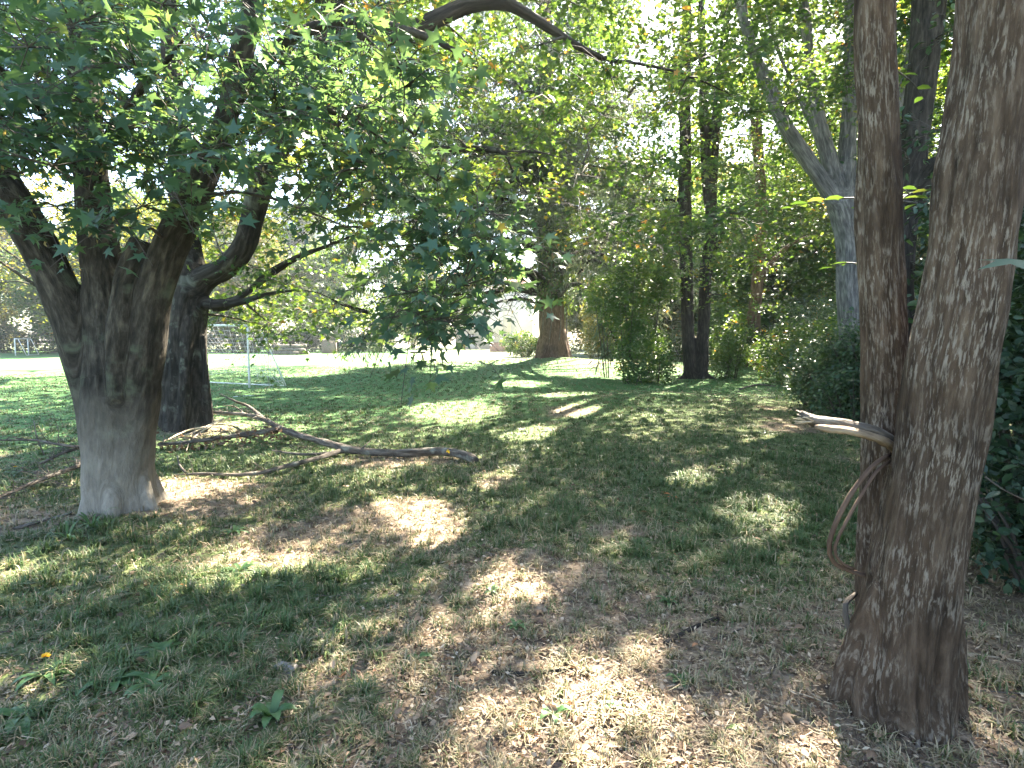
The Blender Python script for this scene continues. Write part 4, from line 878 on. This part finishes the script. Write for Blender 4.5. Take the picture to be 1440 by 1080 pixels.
# ------------------------------------------------------------------ fallen branches
def GP(px, py, lift=0.03):
    lo, hi = .5, 200.
    for _ in range(50):
        m = (lo+hi)/2; p = P(px, py, m)
        if p[2] > gz(p[0], p[1])+lift: lo = m
        else: hi = m
    return P(px, py, lo)
def twiglets(g, pts, n, l, r, up=.5, spread=1.):
    p, _ = smooth_path(pts, [1]*len(pts), .05)
    for k in range(n):
        a = p[R.integers(0, len(p))]; d = unit(np.array([R.normal()*spread, R.normal()*spread*.7, abs(R.normal())*up])); L = l*R.uniform(.4, 1.3)
        m = a+d*L*.5+R.normal(0, L*.08, 3); e = a+d*L+R.normal(0, L*.12, 3); g.tube([a, m, e], [r, r*.6, r*.25], 4, L/4, .1, False, k)
        if R.random() < .6:
            d2 = unit(d+R.normal(0, .6, 3)); g.tube([m, m+d2*L*.45], [r*.5, r*.2], 3, L/3, 0, False, k)
def fallen():
    b = GP(660, 650, 0)
    root = thing('fallen_branch', 'long forked dead branch with grey lichen lying across the grass right of the pale maple', 'fallen branch', b)
    g = Geo()
    main = [GP(669, 648, .05), GP(655, 641, .08), GP(620, 635, .09), GP(560, 637, .07), GP(505, 634, .08), GP(470, 626, .12), GP(425, 613, .16), GP(395, 603, .2), GP(372, 590, .26), GP(345, 583, .27), GP(320, 581, .26), GP(270, 577, .3), GP(222, 571, .32)]
    g.tube(main, [.05, .056, .054, .05, .05, .046, .045, .045, .04, .03, .026, .022, .01], 14, .05, .26, True, 3)
    link('main_limb', g.build('main_limb', M['bk_dead'], b), root)
    forks = [([main[8], GP(350, 572, .3), GP(330, 564, .36), GP(308, 553, .42)], [.032, .026, .02, .006]),
             ([main[9], GP(330, 572, .32), GP(312, 570, .33)], [.016, .012, .004]),
             ([main[7], GP(370, 607, .18), GP(330, 613, .14), GP(300, 617, .13), GP(262, 622, .10), GP(222, 625, .1)], [.04, .042, .034, .03, .026, .022]),
             ([main[4]+[0, 0, .0], GP(482, 634, .07), GP(445, 645, .06), GP(405, 655, .06), GP(370, 664, .05), GP(330, 668, .04), GP(285, 666, .05), GP(245, 668, .03)], [.034, .034, .032, .028, .024, .02, .016, .006]),
             ([GP(470, 637, .07), GP(430, 639, .08), GP(405, 637, .09), GP(382, 633, .1)], [.02, .018, .014, .006]),
             ([main[4], GP(512, 628, .14), GP(522, 618, .2)], [.014, .01, .004]),
             ([GP(262, 665, .05), GP(253, 655, .1), GP(249, 640, .17)], [.014, .011, .006])]
    for k, (p, r) in enumerate(forks):
        g = Geo(); g.tube(p, r, 9, .05, .15, True, k+10); link('side_limb', g.build('side_limb', M['bk_dead'], b), root)
    g = Geo(); twiglets(g, main[6:], 34, .34, .008); twiglets(g, main[2:7], 9, .12, .007); twiglets(g, forks[2][0], 44, .32, .006); twiglets(g, forks[3][0], 16, .22, .005); twiglets(g, [GP(430, 630, .05), GP(380, 640, .05)], 16, .25, .004)
    link('twig', g.build('twig', M['bk_dead'], b), root, kind='stuff')
    g = Geo()
    for p in ([GP(315, 588, .3), GP(290, 600, .22), GP(262, 612, .14), GP(240, 618, .1)], [GP(315, 589, .3), GP(285, 606, .18), GP(268, 620, .1), GP(262, 634, .05)], [GP(290, 600, .2), GP(262, 606, .16), GP(228, 622, .1)], [GP(275, 615, .12), GP(250, 632, .04)]):
        g.tube(p, [.012, .013, .01, .005][:len(p)] if len(p) > 2 else [.012, .006], 5, .05, .2, True, len(g.V))
    link('torn_strip', g.build('torn_strip', M['pale_wood'], b), root, label='pale strips of torn wood', kind='stuff')
    q, _ = smooth_path(forks[2][0], [1]*6, .05); C = q[R.integers(0, len(q), 240)]+R.normal(0, .13, (240, 3))*[1, 1, .5]; C[:, 2] = np.maximum(C[:, 2]-.06, gz(C[:, 0], C[:, 1])+.01)
    link('dead_leaves', leaves('dead_leaves', C, R.normal(0, 1, (240, 3)), R.normal(0, 1, (240, 3)), R.uniform(.04, .09, 240), (OVAL[0]*np.array([1, 1, 2.5]), OVAL[1]), fallen_mat, b, R.random(240)*.75), root, kind='stuff')
    # small yellow tag of a leaf on the branch
    C = np.array([GP(630, 632, .15)]*2); link('caught_leaf', leaves('caught_leaf', C, np.array([[.3, 0, -1.], [-.4, 0, -.8]]), np.array([[0, -1., .2], [.2, -1, 0]]), np.array([.055, .045]), OVAL, M['yellow'], b), root)
    # the limb behind the pale maple at the left edge
    b = GP(110, 655, 0); root = thing('fallen_branch', 'fallen twiggy branch poking out to the left from behind the pale maple', 'fallen branch', b)
    g = Geo(); m1 = [GP(150, 642, .12), GP(112, 655, .12), GP(70, 670, .1), GP(35, 684, .08), GP(0, 699, .06), GP(-60, 722, .05)]
    g.tube(m1, [.03, .026, .022, .019, .015, .006], 9, .05, .15); link('main_limb', g.build('main_limb', M['bk_dead'], b), root)
    g = Geo(); m2 = [GP(150, 625, .25), GP(112, 628, .25), GP(82, 625, .27), GP(48, 619, .3), GP(0, 619, .3), GP(-60, 618, .3)]
    g.tube(m2, [.02, .018, .015, .012, .010, .004], 8, .05, .15); link('side_limb', g.build('side_limb', M['bk_dead'], b), root)
    g = Geo(); m3 = [GP(112, 630, .22), GP(88, 637, .18), GP(70, 646, .14), GP(56, 652, .1)]
    g.tube(m3, [.018, .016, .014, .012], 8, .05, .15); link('side_limb', g.build('side_limb', M['bk_dead'], b), root)
    g = Geo(); twiglets(g, m1, 80, .3, .005, .4); twiglets(g, m2, 30, .3, .005, .6); twiglets(g, m3, 24, .25, .005, .4); twiglets(g, [GP(20, 655, .05), GP(110, 690, .05)], 50, .25, .004, .3)
    g.tube([GP(62, 640, .1), GP(52, 615, .3), GP(48, 595, .42), GP(46, 588, .46)], [.008, .008, .005, .002], 5, .05, .1)
    link('twig', g.build('twig', M['bk_dead'], b), root, kind='stuff')
    # grey weathered slab of bark and loose sticks
    for k, (pts, r, lab, mt) in enumerate([
        ([(20, 742), (55, 732), (100, 718)], .03, 'flat grey weathered stick in the grass at the foot of the pale maple', 'bk_dead'),
        ([(690, 945), (740, 948), (790, 942), (830, 946)], .012, 'dark rotten stick lying in the bottom centre of the grass', 'bk_dark'),
        ([(740, 873), (765, 905), (776, 930)], .009, 'short stick with crumpled brown leaves in the sunlit patch', 'bk_red'),
        ([(935, 905), (970, 885), (1010, 868)], .014, 'dark crooked stick right of centre in the foreground', 'bk_dark'),
        ([(1000, 900), (1040, 885), (1062, 868)], .004, 'thin pale twig curving between two dark sticks', 'bk_dead'),
        ([(1110, 970), (1170, 990), (1245, 1008)], .0035, 'long thin straw-coloured twig at the foot of the twin stems', 'pale_wood'),
        ([(1345, 915), (1385, 922), (1440, 930)], .005, 'pale twig in the dark soil right of the twin stems', 'pale_wood'),
        ([(790, 634), (815, 638), (850, 642)], .012, 'thin dark stick in the grass beyond the end of the forked branch', 'bk_dark'),
        ([(318, 1028), (345, 1025), (372, 1008)], .009, 'short brown stick lying at the bottom left', 'bk_red'),
        ([(128, 912), (140, 935), (155, 955)], .005, 'thin bare twig leaning beside the leafy weeds at the lower left', 'bk_dead'),
        ([(1040, 547), (1065, 541), (1090, 543)], .03, 'small log lying in the shade beyond the mound', 'bk_dead'),
        ([(1385, 670), (1410, 688), (1445, 705)], .004, 'thin bare twig crossing the dark bush at the right edge', 'bk_dead')]):
        P3 = [GP(a, c, r*1.1) for a, c in pts]
        if k == 11: P3 = [P(a, c, 2.6) for a, c in pts]
        g = Geo(); g.tube(P3, np.linspace(r, r*.6, len(pts)), 8, .03, .25, True, k+40)
        if k in (1, 3, 8): twiglets(g, P3, 4, .1, r*.4, .3)
        if k == 0: g.V[0][:, 2] = gz(P3[0][0], P3[0][1])+.01+(g.V[0][:, 2]-gz(P3[0][0], P3[0][1]))*.45
        link('stick', g.build('stick', M[mt]), label=lab, cat='stick')
M['yellow'] = leafmat('yellow_leaf', [(0, (.55, .38, .03)), (1, (.65, .48, .05))], .4)
M['orange'] = leafmat('orange_leaf', [(0, (.50, .13, .04)), (1, (.60, .20, .08))], .4)
fallen()

# ------------------------------------------------------------------ small plants on the lawn
def rosette(label, p, n, l, w, up, mat, flower=False):
    l *= 1.15; up += .12; root = thing('weed', label, 'weed', p); a = np.arange(n)*2.4+R.uniform(0, 1, n); 
    N = 5; V = []; Fq = []; base = 0
    for k in range(n):
        L = l*R.uniform(.6, 1.15); e = up*R.uniform(.5, 1.3); d = np.array([math.cos(a[k]), math.sin(a[k])]); s = np.array([-d[1], d[0]])
        for i in range(N+1):
            t = i/N; r_ = L*t*(1-.15*t); z = L*(e*t-(.35+.5*e)*t*t)+.012; hw = w*math.sin(math.pi*min(.97, .12+.83*t))**.8*(1 if i < N else .1)
            for sg in (-1, 0, 1):
                V.append([d[0]*r_+s[0]*hw*sg, d[1]*r_+s[1]*hw*sg, z+(abs(sg)*.25*hw)])
        for i in range(N):
            for j in range(2): q = base+i*3+j; Fq.append([q, q+1, q+4, q+3])
        base += (N+1)*3
    V = np.array(V); link('foliage', mesh('foliage', V, np.array(Fq), mat, True, {'tint': np.clip(.5+.25*noise(V, 40)+.2*np.repeat(R.random(n), (N+1)*3)-.1, 0, .92)}), root)
    if flower:
        g = Geo(); g.tube([[0, 0, 0], [.01, 0, .06], [.015, 0, .10]], [.002, .002, .0015], 5, .03); link('stem', g.build('stem', M['grn']), root)
        C = np.tile([[.015, 0, .105]], (26, 1)); aa = np.arange(26)*2.4; U = np.stack([np.cos(aa), np.sin(aa), R.uniform(.1, .9, 26)], 1)
        link('flower', leaves('flower', C, U, np.tile([[0, 0, 1.]], (26, 1))+R.normal(0, .1, (26, 3)), np.full(26, .02), OVAL, M['yellow']), root)
    return root
M['grn'] = plain('stem_green', (.08, .14, .04))
M['weed'] = leafmat('weed_leaf', [(0, (.03, .075, .025)), (.5, (.055, .12, .04)), (1, (.11, .17, .06))], .3)
for px, py, n, l, w, up, lab, fl in [
    (165, 962, 14, .15, .018, .6, 'large bright rosette weed at the lower left, leftmost of the three close together', 0),
    (212, 968, 12, .13, .017, .5, 'bright rosette weed at the lower left, rightmost of the three close together', 0),
    (228, 920, 12, .12, .017, .5, 'bright rosette weed at the lower left, farthest of the three close together', 0),
    (30, 1015, 9, .13, .02, .6, 'broad-leaved weed in the bottom left corner', 0),
    (383, 1015, 10, .09, .02, 1.4, 'pale upright woolly-leaved weed near the bottom left', 0),
    (338, 806, 12, .15, .012, .7, 'pale grassy weed in the sunlit bare patch right of the pale maple', 0),
    (62, 955, 8, .12, .015, .6, 'flowering weed with one yellow head at the lower left', 1),
    (380, 830, 10, .13, .012, .6, 'dark green weed just below the sunlit bare patch', 0),
    (330, 750, 10, .14, .012, .5, 'flat weed in the shade right of the pale maple foot', 0),
    (460, 818, 8, .08, .012, .7, 'small weed right of the sunlit bare patch', 0),
    (692, 835, 8, .07, .012, .9, 'small upright weed on the edge of the diagonal shadow', 0),
    (725, 885, 8, .08, .012, .7, 'pale weed beside the crumpled leaves in the sun', 0),
    (940, 850, 9, .08, .012, .7, 'small weed in the shade right of centre', 0),
    (780, 1010, 8, .08, .013, .9, 'weed in the brightest sunlit patch at the bottom', 0),
    (880, 712, 9, .12, .012, .5, 'flat weed left of the orange leaf', 0),
    (1075, 610, 8, .14, .012, .6, 'pale weed far off near the mound', 0),
    (20, 670, 9, .14, .014, .8, 'flowering weed with one yellow head behind the fallen twigs at the left edge', 1),
    (590, 930, 7, .07, .012, .8, 'small dark weed in the lower centre', 0),
    (130, 745, 12, .18, .008, 1.3, 'tall grassy tuft at the left foot of the pale maple', 0), (95, 760, 12, .17, .008, 1.3, 'tall grassy tuft left of the pale maple foot, nearer the camera', 0),
    (955, 960, 8, .07, .012, .7, 'small green weed right of the brightest patch', 0), (860, 1000, 7, .05, .01, .9, 'tiny green weed inside the sunlit patch', 0)]:
    rosette(lab, G(px, py), n, l, w, up, M['weed'], fl)
# a crumpled orange leaf and a few other single leaves
def bigleaf(label, p, s, mat, curl=1., n=1):
    C = np.tile([[0, 0, .02]], (n, 1)); root = link('fallen_leaf', leaves('fallen_leaf', C, R.normal(0, 1, (n, 3))*[1, 1, .3], R.normal(0, .4, (n, 3))+[0, -.4, 1], np.full(n, s), (STAR[0]*np.array([1, 1, 2.5*curl]), STAR[1]), mat), label=label, cat='leaf', loc=tuple(p))
bigleaf('crumpled orange-red leaf lying alone on the shaded grass', G(943, 699), .16, M['orange'], 1.4, 2)
bigleaf('pale green-yellow leaf lying at the bottom left edge', G(42, 1050), .07, M['lime'])
bigleaf('yellow-green leaf lying at the bottom, left of the twin stems', G(1030, 1032), .07, M['lime'])
for k, (px, py) in enumerate([(1125, 1045), (1155, 1010), (1100, 1010), (1140, 990), (1230, 1065)]):
    bigleaf('curled brown leaf in the heap at the foot of the twin stems', G(px, py), .07, fallen_mat, 2); col.objects[-1]['group'] = 'brown leaves by the twin stems'
for k, (px, py) in enumerate([(755, 862), (745, 875), (765, 880)]):
    bigleaf('crumpled pinkish-brown leaf on the short stick in the sun', G(px, py), .08, fallen_mat, 2); col.objects[-1]['group'] = 'crumpled leaves on the short stick'

# ------------------------------------------------------------------ goals, logs and other things across the lawn
def goal(label, A, Bp, depth, h, r, name='football_goal', net=True):
    """A near post foot, Bp far post foot, depth vector towards the back"""
    A = np.array(A, float); Bp = np.array(Bp, float); root = thing(name, label, 'goal', A)
    up = np.array([0, 0, h]); D = np.array([depth[0], depth[1], 0.]); top = .32
    def bar(nm, pts, rr=r): g = Geo(); g.tube(pts, [rr]*len(pts), 10, .5); link(nm, g.build(nm, M['white'], A), root)
    for X in (A, Bp):
        bar('post', [X-[0, 0, .1], X+up]); bar('top_stay', [X+up, X+up*.985+D*top], r*.6); bar('back_stay', [X+up*.985+D*top, X+D], r*.6)
    bar('crossbar', [A+up, Bp+up]); bar('ground_bar', [A+D+[0, 0, .02], Bp+D+[0, 0, .02]], r*.6)
    if net:
        g = Geo(); W_ = Bp-A; n = int(np.linalg.norm(W_)/.19); m = 14
        def bk(u, v):   # back sheet, sagging
            p = A+W_*u+(up*.98+D*top)*(1-v)+D*v+np.array([0, 0, .45*v*(1 if u > .12 else u/.12)*(1-abs(u-.5))])
            return p+np.array([.05*math.sin(9*u+4*v), .1*math.sin(5*v+7*u), -.25*math.sin(math.pi*u)*v*(1-v)*2])
        for i in range(n+1): g.tube([bk(i/n, j/5) for j in range(6)], [.0042]*6, 3, .5, 0, False)
        for j in range(m+1): g.tube([bk(i/8, j/m) for i in range(9)], [.0042]*9, 3, .5, 0, False)
        for X in (A, Bp):
            for i in range(1, 6):
                f = i/6; g.tube([X+D*f*top+up, X+D*f+np.array([.1*math.sin(i), 0, .25]), ], [.006]*2, 3, .5, 0, False)
            for j in range(1, 9):
                f = j/9; q = X+up*f; e = X+D+(D*top+up-D)*f; g.tube([q, (q+e)/2-[0, 0, .12], e], [.0042]*3, 3, .5, 0, False)
        link('net', g.build('net', M['net'], A), root, kind='stuff')
    return root
A = G(351, 545); B = np.array([A[0]-3.6, A[1]+1.3, 0]); B[2] = gz(B[0], B[1])
goal('white football goal with a sagging torn net on the shaded lawn', A, B, (1.05, .35), 2.0, .034)
A = G(22, 500); B = A+np.array([-1.3, 3.0, 0]); goal('small far-off white goal in front of the dark hedge at the left edge', A, B, (.62, .5), 1.6, .05, net=False)
A = GP(290, 562, 0); g = Geo(); g.tube([G(328, 558), G(345, 557), G(360, 556)], [.012]*3, 6, .2)
link('ground_peg', g.build('ground_peg', M['white']), label='thin white rod lying in the grass in front of the goal', cat='rod')

lb = G(408, 499)
k = 0
for row, nn in enumerate((4, 3, 2)):
    for i in range(nn):
        g = Geo(); y0 = lb[1]+(i-nn/2)*.42; z0 = gz(lb[0], y0)+.2+row*.33; L = R.uniform(2.2, 3.2)/2; x0 = lb[0]+R.normal(0, .2); s = R.normal(0, .12)
        g.tube([[x0-L, y0-s, z0-.02], [x0, y0, z0+R.normal(0, .03)], [x0+L, y0+s, z0+R.normal(0, .05)]], [.21, .2, .17], 10, .5, .12, True, k)
        link('log', g.build('log', M['bk_dead']), label='weathered grey log in the low pile by the dark bushes', cat='log', group='logs in the pile'); k += 1
def wall(name, label, cat, x0, x1, y, h, colr, th=.25, brick=True, openings=(), roof=None):
    gzz = float(min(gz(x0, y), gz(x1, y)))-.1
    root = thing(name, label, cat, ((x0+x1)/2, y, gzz)); off = ((x0+x1)/2, y, gzz)
    m, nt, out = newmat(name+'_face'); tc = nt.nodes.new('ShaderNodeTexCoord'); pb = nt.nodes.new('ShaderNodeBsdfPrincipled'); pb.inputs['Roughness'].default_value = .9
    if brick:
        mp = nt.nodes.new('ShaderNodeMapping'); mp.inputs['Rotation'].default_value = (math.pi/2, 0, 0); nt.links.new(tc.outputs['Object'], mp.inputs[0])
        b = nt.nodes.new('ShaderNodeTexBrick'); b.inputs['Scale'].default_value = 4; b.inputs['Color1'].default_value = (*colr, 1); b.inputs['Color2'].default_value = (*[q*.6 for q in colr], 1); b.inputs['Mortar'].default_value = (.3, .27, .23, 1)
        nt.links.new(mp.outputs[0], b.inputs[0]); nt.links.new(b.outputs[0], pb.inputs[0])
    else: nt.links.new(ramp(nt, noiz(nt, tc.outputs['Object'], 1.2, 5), [(.3, tuple(q*.8 for q in colr)), (.7, colr)]), pb.inputs[0])
    nt.links.new(pb.outputs[0], out.inputs[0])
    g = Geo(); xs = sorted([x0, x1]+[v for o in openings for v in o[:2]])
    for a, b_ in zip(xs[:-1], xs[1:]):
        o = [q for q in openings if abs(q[0]-a) < 1e-6]
        if o:
            g.box((a, y, gzz), (b_, y+th, gzz+o[0][2])); g.box((a, y, gzz+o[0][3]), (b_, y+th, gzz+h))
        else: g.box((a, y, gzz), (b_, y+th, gzz+h))
    link('wall', g.build('wall', m, off, False), root)
    g = Geo(); g.box((x0-.1, y-.06, gzz+h+.003), (x1+.1, y+th+.06, gzz+h+.09)); link('coping', g.build('coping', M['white'] if not brick else M['bk_dead'], off, False), root)
    for o in openings:
        g = Geo(); g.box((o[0], y+th*.5, gzz+o[2]), (o[1], y+th*.5+.02, gzz+o[3])); w = link('window', g.build('window', M['glass'], off, False), root)
        g = Geo()
        for a, c in (((o[0], y+.04, gzz+o[2]), (o[0]+.08, y+.12, gzz+o[3])), ((o[1]-.08, y+.04, gzz+o[2]), (o[1], y+.12, gzz+o[3])), (((o[0]+o[1])/2-.03, y+.045, gzz+o[2]+.003), ((o[0]+o[1])/2+.03, y+.115, gzz+o[3]-.003))): g.box(a, c)
        link('frame', g.build('frame', M['white'], off, False), w)
    if roof:
        g = Geo(); zz = gzz+h+.1; g.V.append(np.array([[x0-.5, y-.6, zz], [x1+.5, y-.6, zz], [x1+.5, y+4, zz+2.6], [x0-.5, y+4, zz+2.6], [x0-.5, y-.6, zz+.15], [x1+.5, y-.6, zz+.15], [x1+.5, y+4, zz+2.75], [x0-.5, y+4, zz+2.75]], float))
        g.B.append(g.V[-1]); g.Q.append(np.array([[0, 3, 2, 1], [4, 5, 6, 7], [0, 1, 5, 4], [1, 2, 6, 5], [2, 3, 7, 6], [3, 0, 4, 7]])); g.n += 8
        link('roof', g.build('roof', M['tile'], off, False), root)
        g = Geo(); g.box((x0, y+th+.01, gzz), (x0+th, y+8, gzz+h)); link('side_wall', g.build('side_wall', m, off, False), root); g = Geo(); g.box((x1-th, y+th+.01, gzz), (x1, y+8, gzz+h)); link('side_wall', g.build('side_wall', m, off, False), root)
    return root
mg, ntg, outg = newmat('window_glass'); pbg = ntg.nodes.new('ShaderNodeBsdfPrincipled'); pbg.inputs['Base Color'].default_value = (.03, .035, .04, 1); pbg.inputs['Roughness'].default_value = .08; ntg.links.new(pbg.outputs[0], outg.inputs[0]); M['glass'] = mg
M['tile'] = plain('roof_tile', (.30, .15, .10), .9, 3)
wall('house', 'pale cream house wall added for the bright patch behind the cedar branches', 'house', -9.5, 3.5, 96, 10.5, (.80, .70, .58), brick=False, openings=((-7.5, -6.2, 1.2, 2.6), (-1.5, -.2, 1.2, 2.6)), roof=True)  # assumed house; its pale colour stands in for an overexposed patch
wall('brick_wall', 'low reddish wall across the far side of the lawn, left of the cedar trunk', 'wall', -2.8, 4.2, 72, 1.25, (.34, .15, .10))
wall('shed_wall', 'low brown brick shed wall beyond the lawn, right of the log pile', 'shed', -21.2, -19.6, 63.5, 1.5, (.13, .075, .05))
g = Geo(); q = G(453, 492.5); g.tube([q, q+np.array([1.35, .3, 1.5])], [.05, .04], 8, .4); link('leaning_pole', g.build('leaning_pole', M['bk_dead']), label='grey pole leaning to the right beside the brown shed wall', cat='pole')
# small wooden trestle
q = G(588, 511); root = thing('trestle', 'small brown wooden trestle standing in the sunlit strip of lawn', 'trestle', q)
for sx_ in (-.28, .28):
    for sy_ in (-.2, .2):
        g = Geo(); g.tube([[sx_*1.2, sy_*1.3, 0], [sx_*.7, sy_*.3, .58]], [.03, .028], 6, .3); link('leg', g.build('leg', M['bk_red']), root)
g = Geo(); g.box((-.42, -.06, .55), (.42, .06, .64)); link('beam', g.build('beam', M['bk_red'], (0, 0, 0), False), root)
g = Geo(); g.tube([[-.3, 0, .25], [.3, 0, .25]], [.018, .018], 6, .3); link('brace', g.build('brace', M['bk_red']), root)
# pale post with a lamp head right of the cedar
q = G(798, 496); root = thing('garden_lamp', 'small white garden lamp on a short post right of the cedar trunk', 'lamp', q)
g = Geo(); g.tube([[0, 0, 0], [0, 0, .75]], [.05, .04], 8, .3); link('post', g.build('post', M['white']), root)
g = Geo(); g.tube([[0, 0, .74], [0, 0, .86], [0, 0, 1.1], [0, 0, 1.2]], [.07, .16, .19, .05], 10, .05); link('lamp_shade', g.build('lamp_shade', M['white']), root)
def rock(label, p, s):
    n, m = 16, 22; th = np.linspace(0, math.pi, n); ph = np.arange(m)/m*6.283; T, Ph = np.meshgrid(th, ph, indexing='ij')
    d = np.stack([np.sin(T)*np.cos(Ph), np.sin(T)*np.sin(Ph), np.cos(T)], -1); V = d*(1+.35*fbm(d*1.6+p[0], 1, 3))[..., None]*np.array(s); i = np.arange(n-1)[:, None]*m; j = np.arange(m)[None]
    link('rock', mesh('rock', V.reshape(-1, 3), np.stack([i+j, i+m+j, i+m+(j+1) % m, i+(j+1) % m], -1).reshape(-1, 4), M['rock'], False), label=label, cat='rock', loc=tuple(p))
M['rock'] = plain('stone', (.16, .15, .14), .9, 5)
rock('grey rock at the foot of the moss-green trunk', G(1070, 511), (.55, .4, .35)); rock('small dark stone in the grass at the bottom centre', G(398, 942), (.06, .05, .035))
root = thing('garden_plant', 'small rusty seedling on the sunlit lawn left of the twin-trunk tree', 'seedling', G(872, 527))
C = R.normal(0, .1, (60, 3))+[0, 0, .28]; C[:, 0] += .25*(C[:, 2]-.2)*2; link('foliage', leaves('foliage', C, R.normal(0, 1, (60, 3)), R.normal(0, 1, (60, 3)), np.full(60, .11), OVAL, M['olive']), root)
g = Geo(); g.tube([[0, 0, 0], [.03, 0, .3]], [.012, .006], 5, .1); link('stem', g.build('stem', M['twig']), root)

# ------------------------------------------------------------------ thin haze volume added to imitate lens veil
def haze():
    g = Geo(); g.box((-190, -190, -1.6), (190, 190, 40))
    m = bpy.data.materials.new('air'); m.use_nodes = True; nt = m.node_tree; nt.nodes.clear(); out = nt.nodes.new('ShaderNodeOutputMaterial')
    v = nt.nodes.new('ShaderNodeVolumePrincipled'); v.inputs['Color'].default_value = (.9, .95, 1, 1); v.inputs['Density'].default_value = .0005; v.inputs['Anisotropy'].default_value = .45
    nt.links.new(v.outputs[0], out.inputs['Volume']); link('haze', g.build('haze', m, smooth=False), kind='stuff', label='thin haze added to imitate lens veil', cat='haze')
haze()
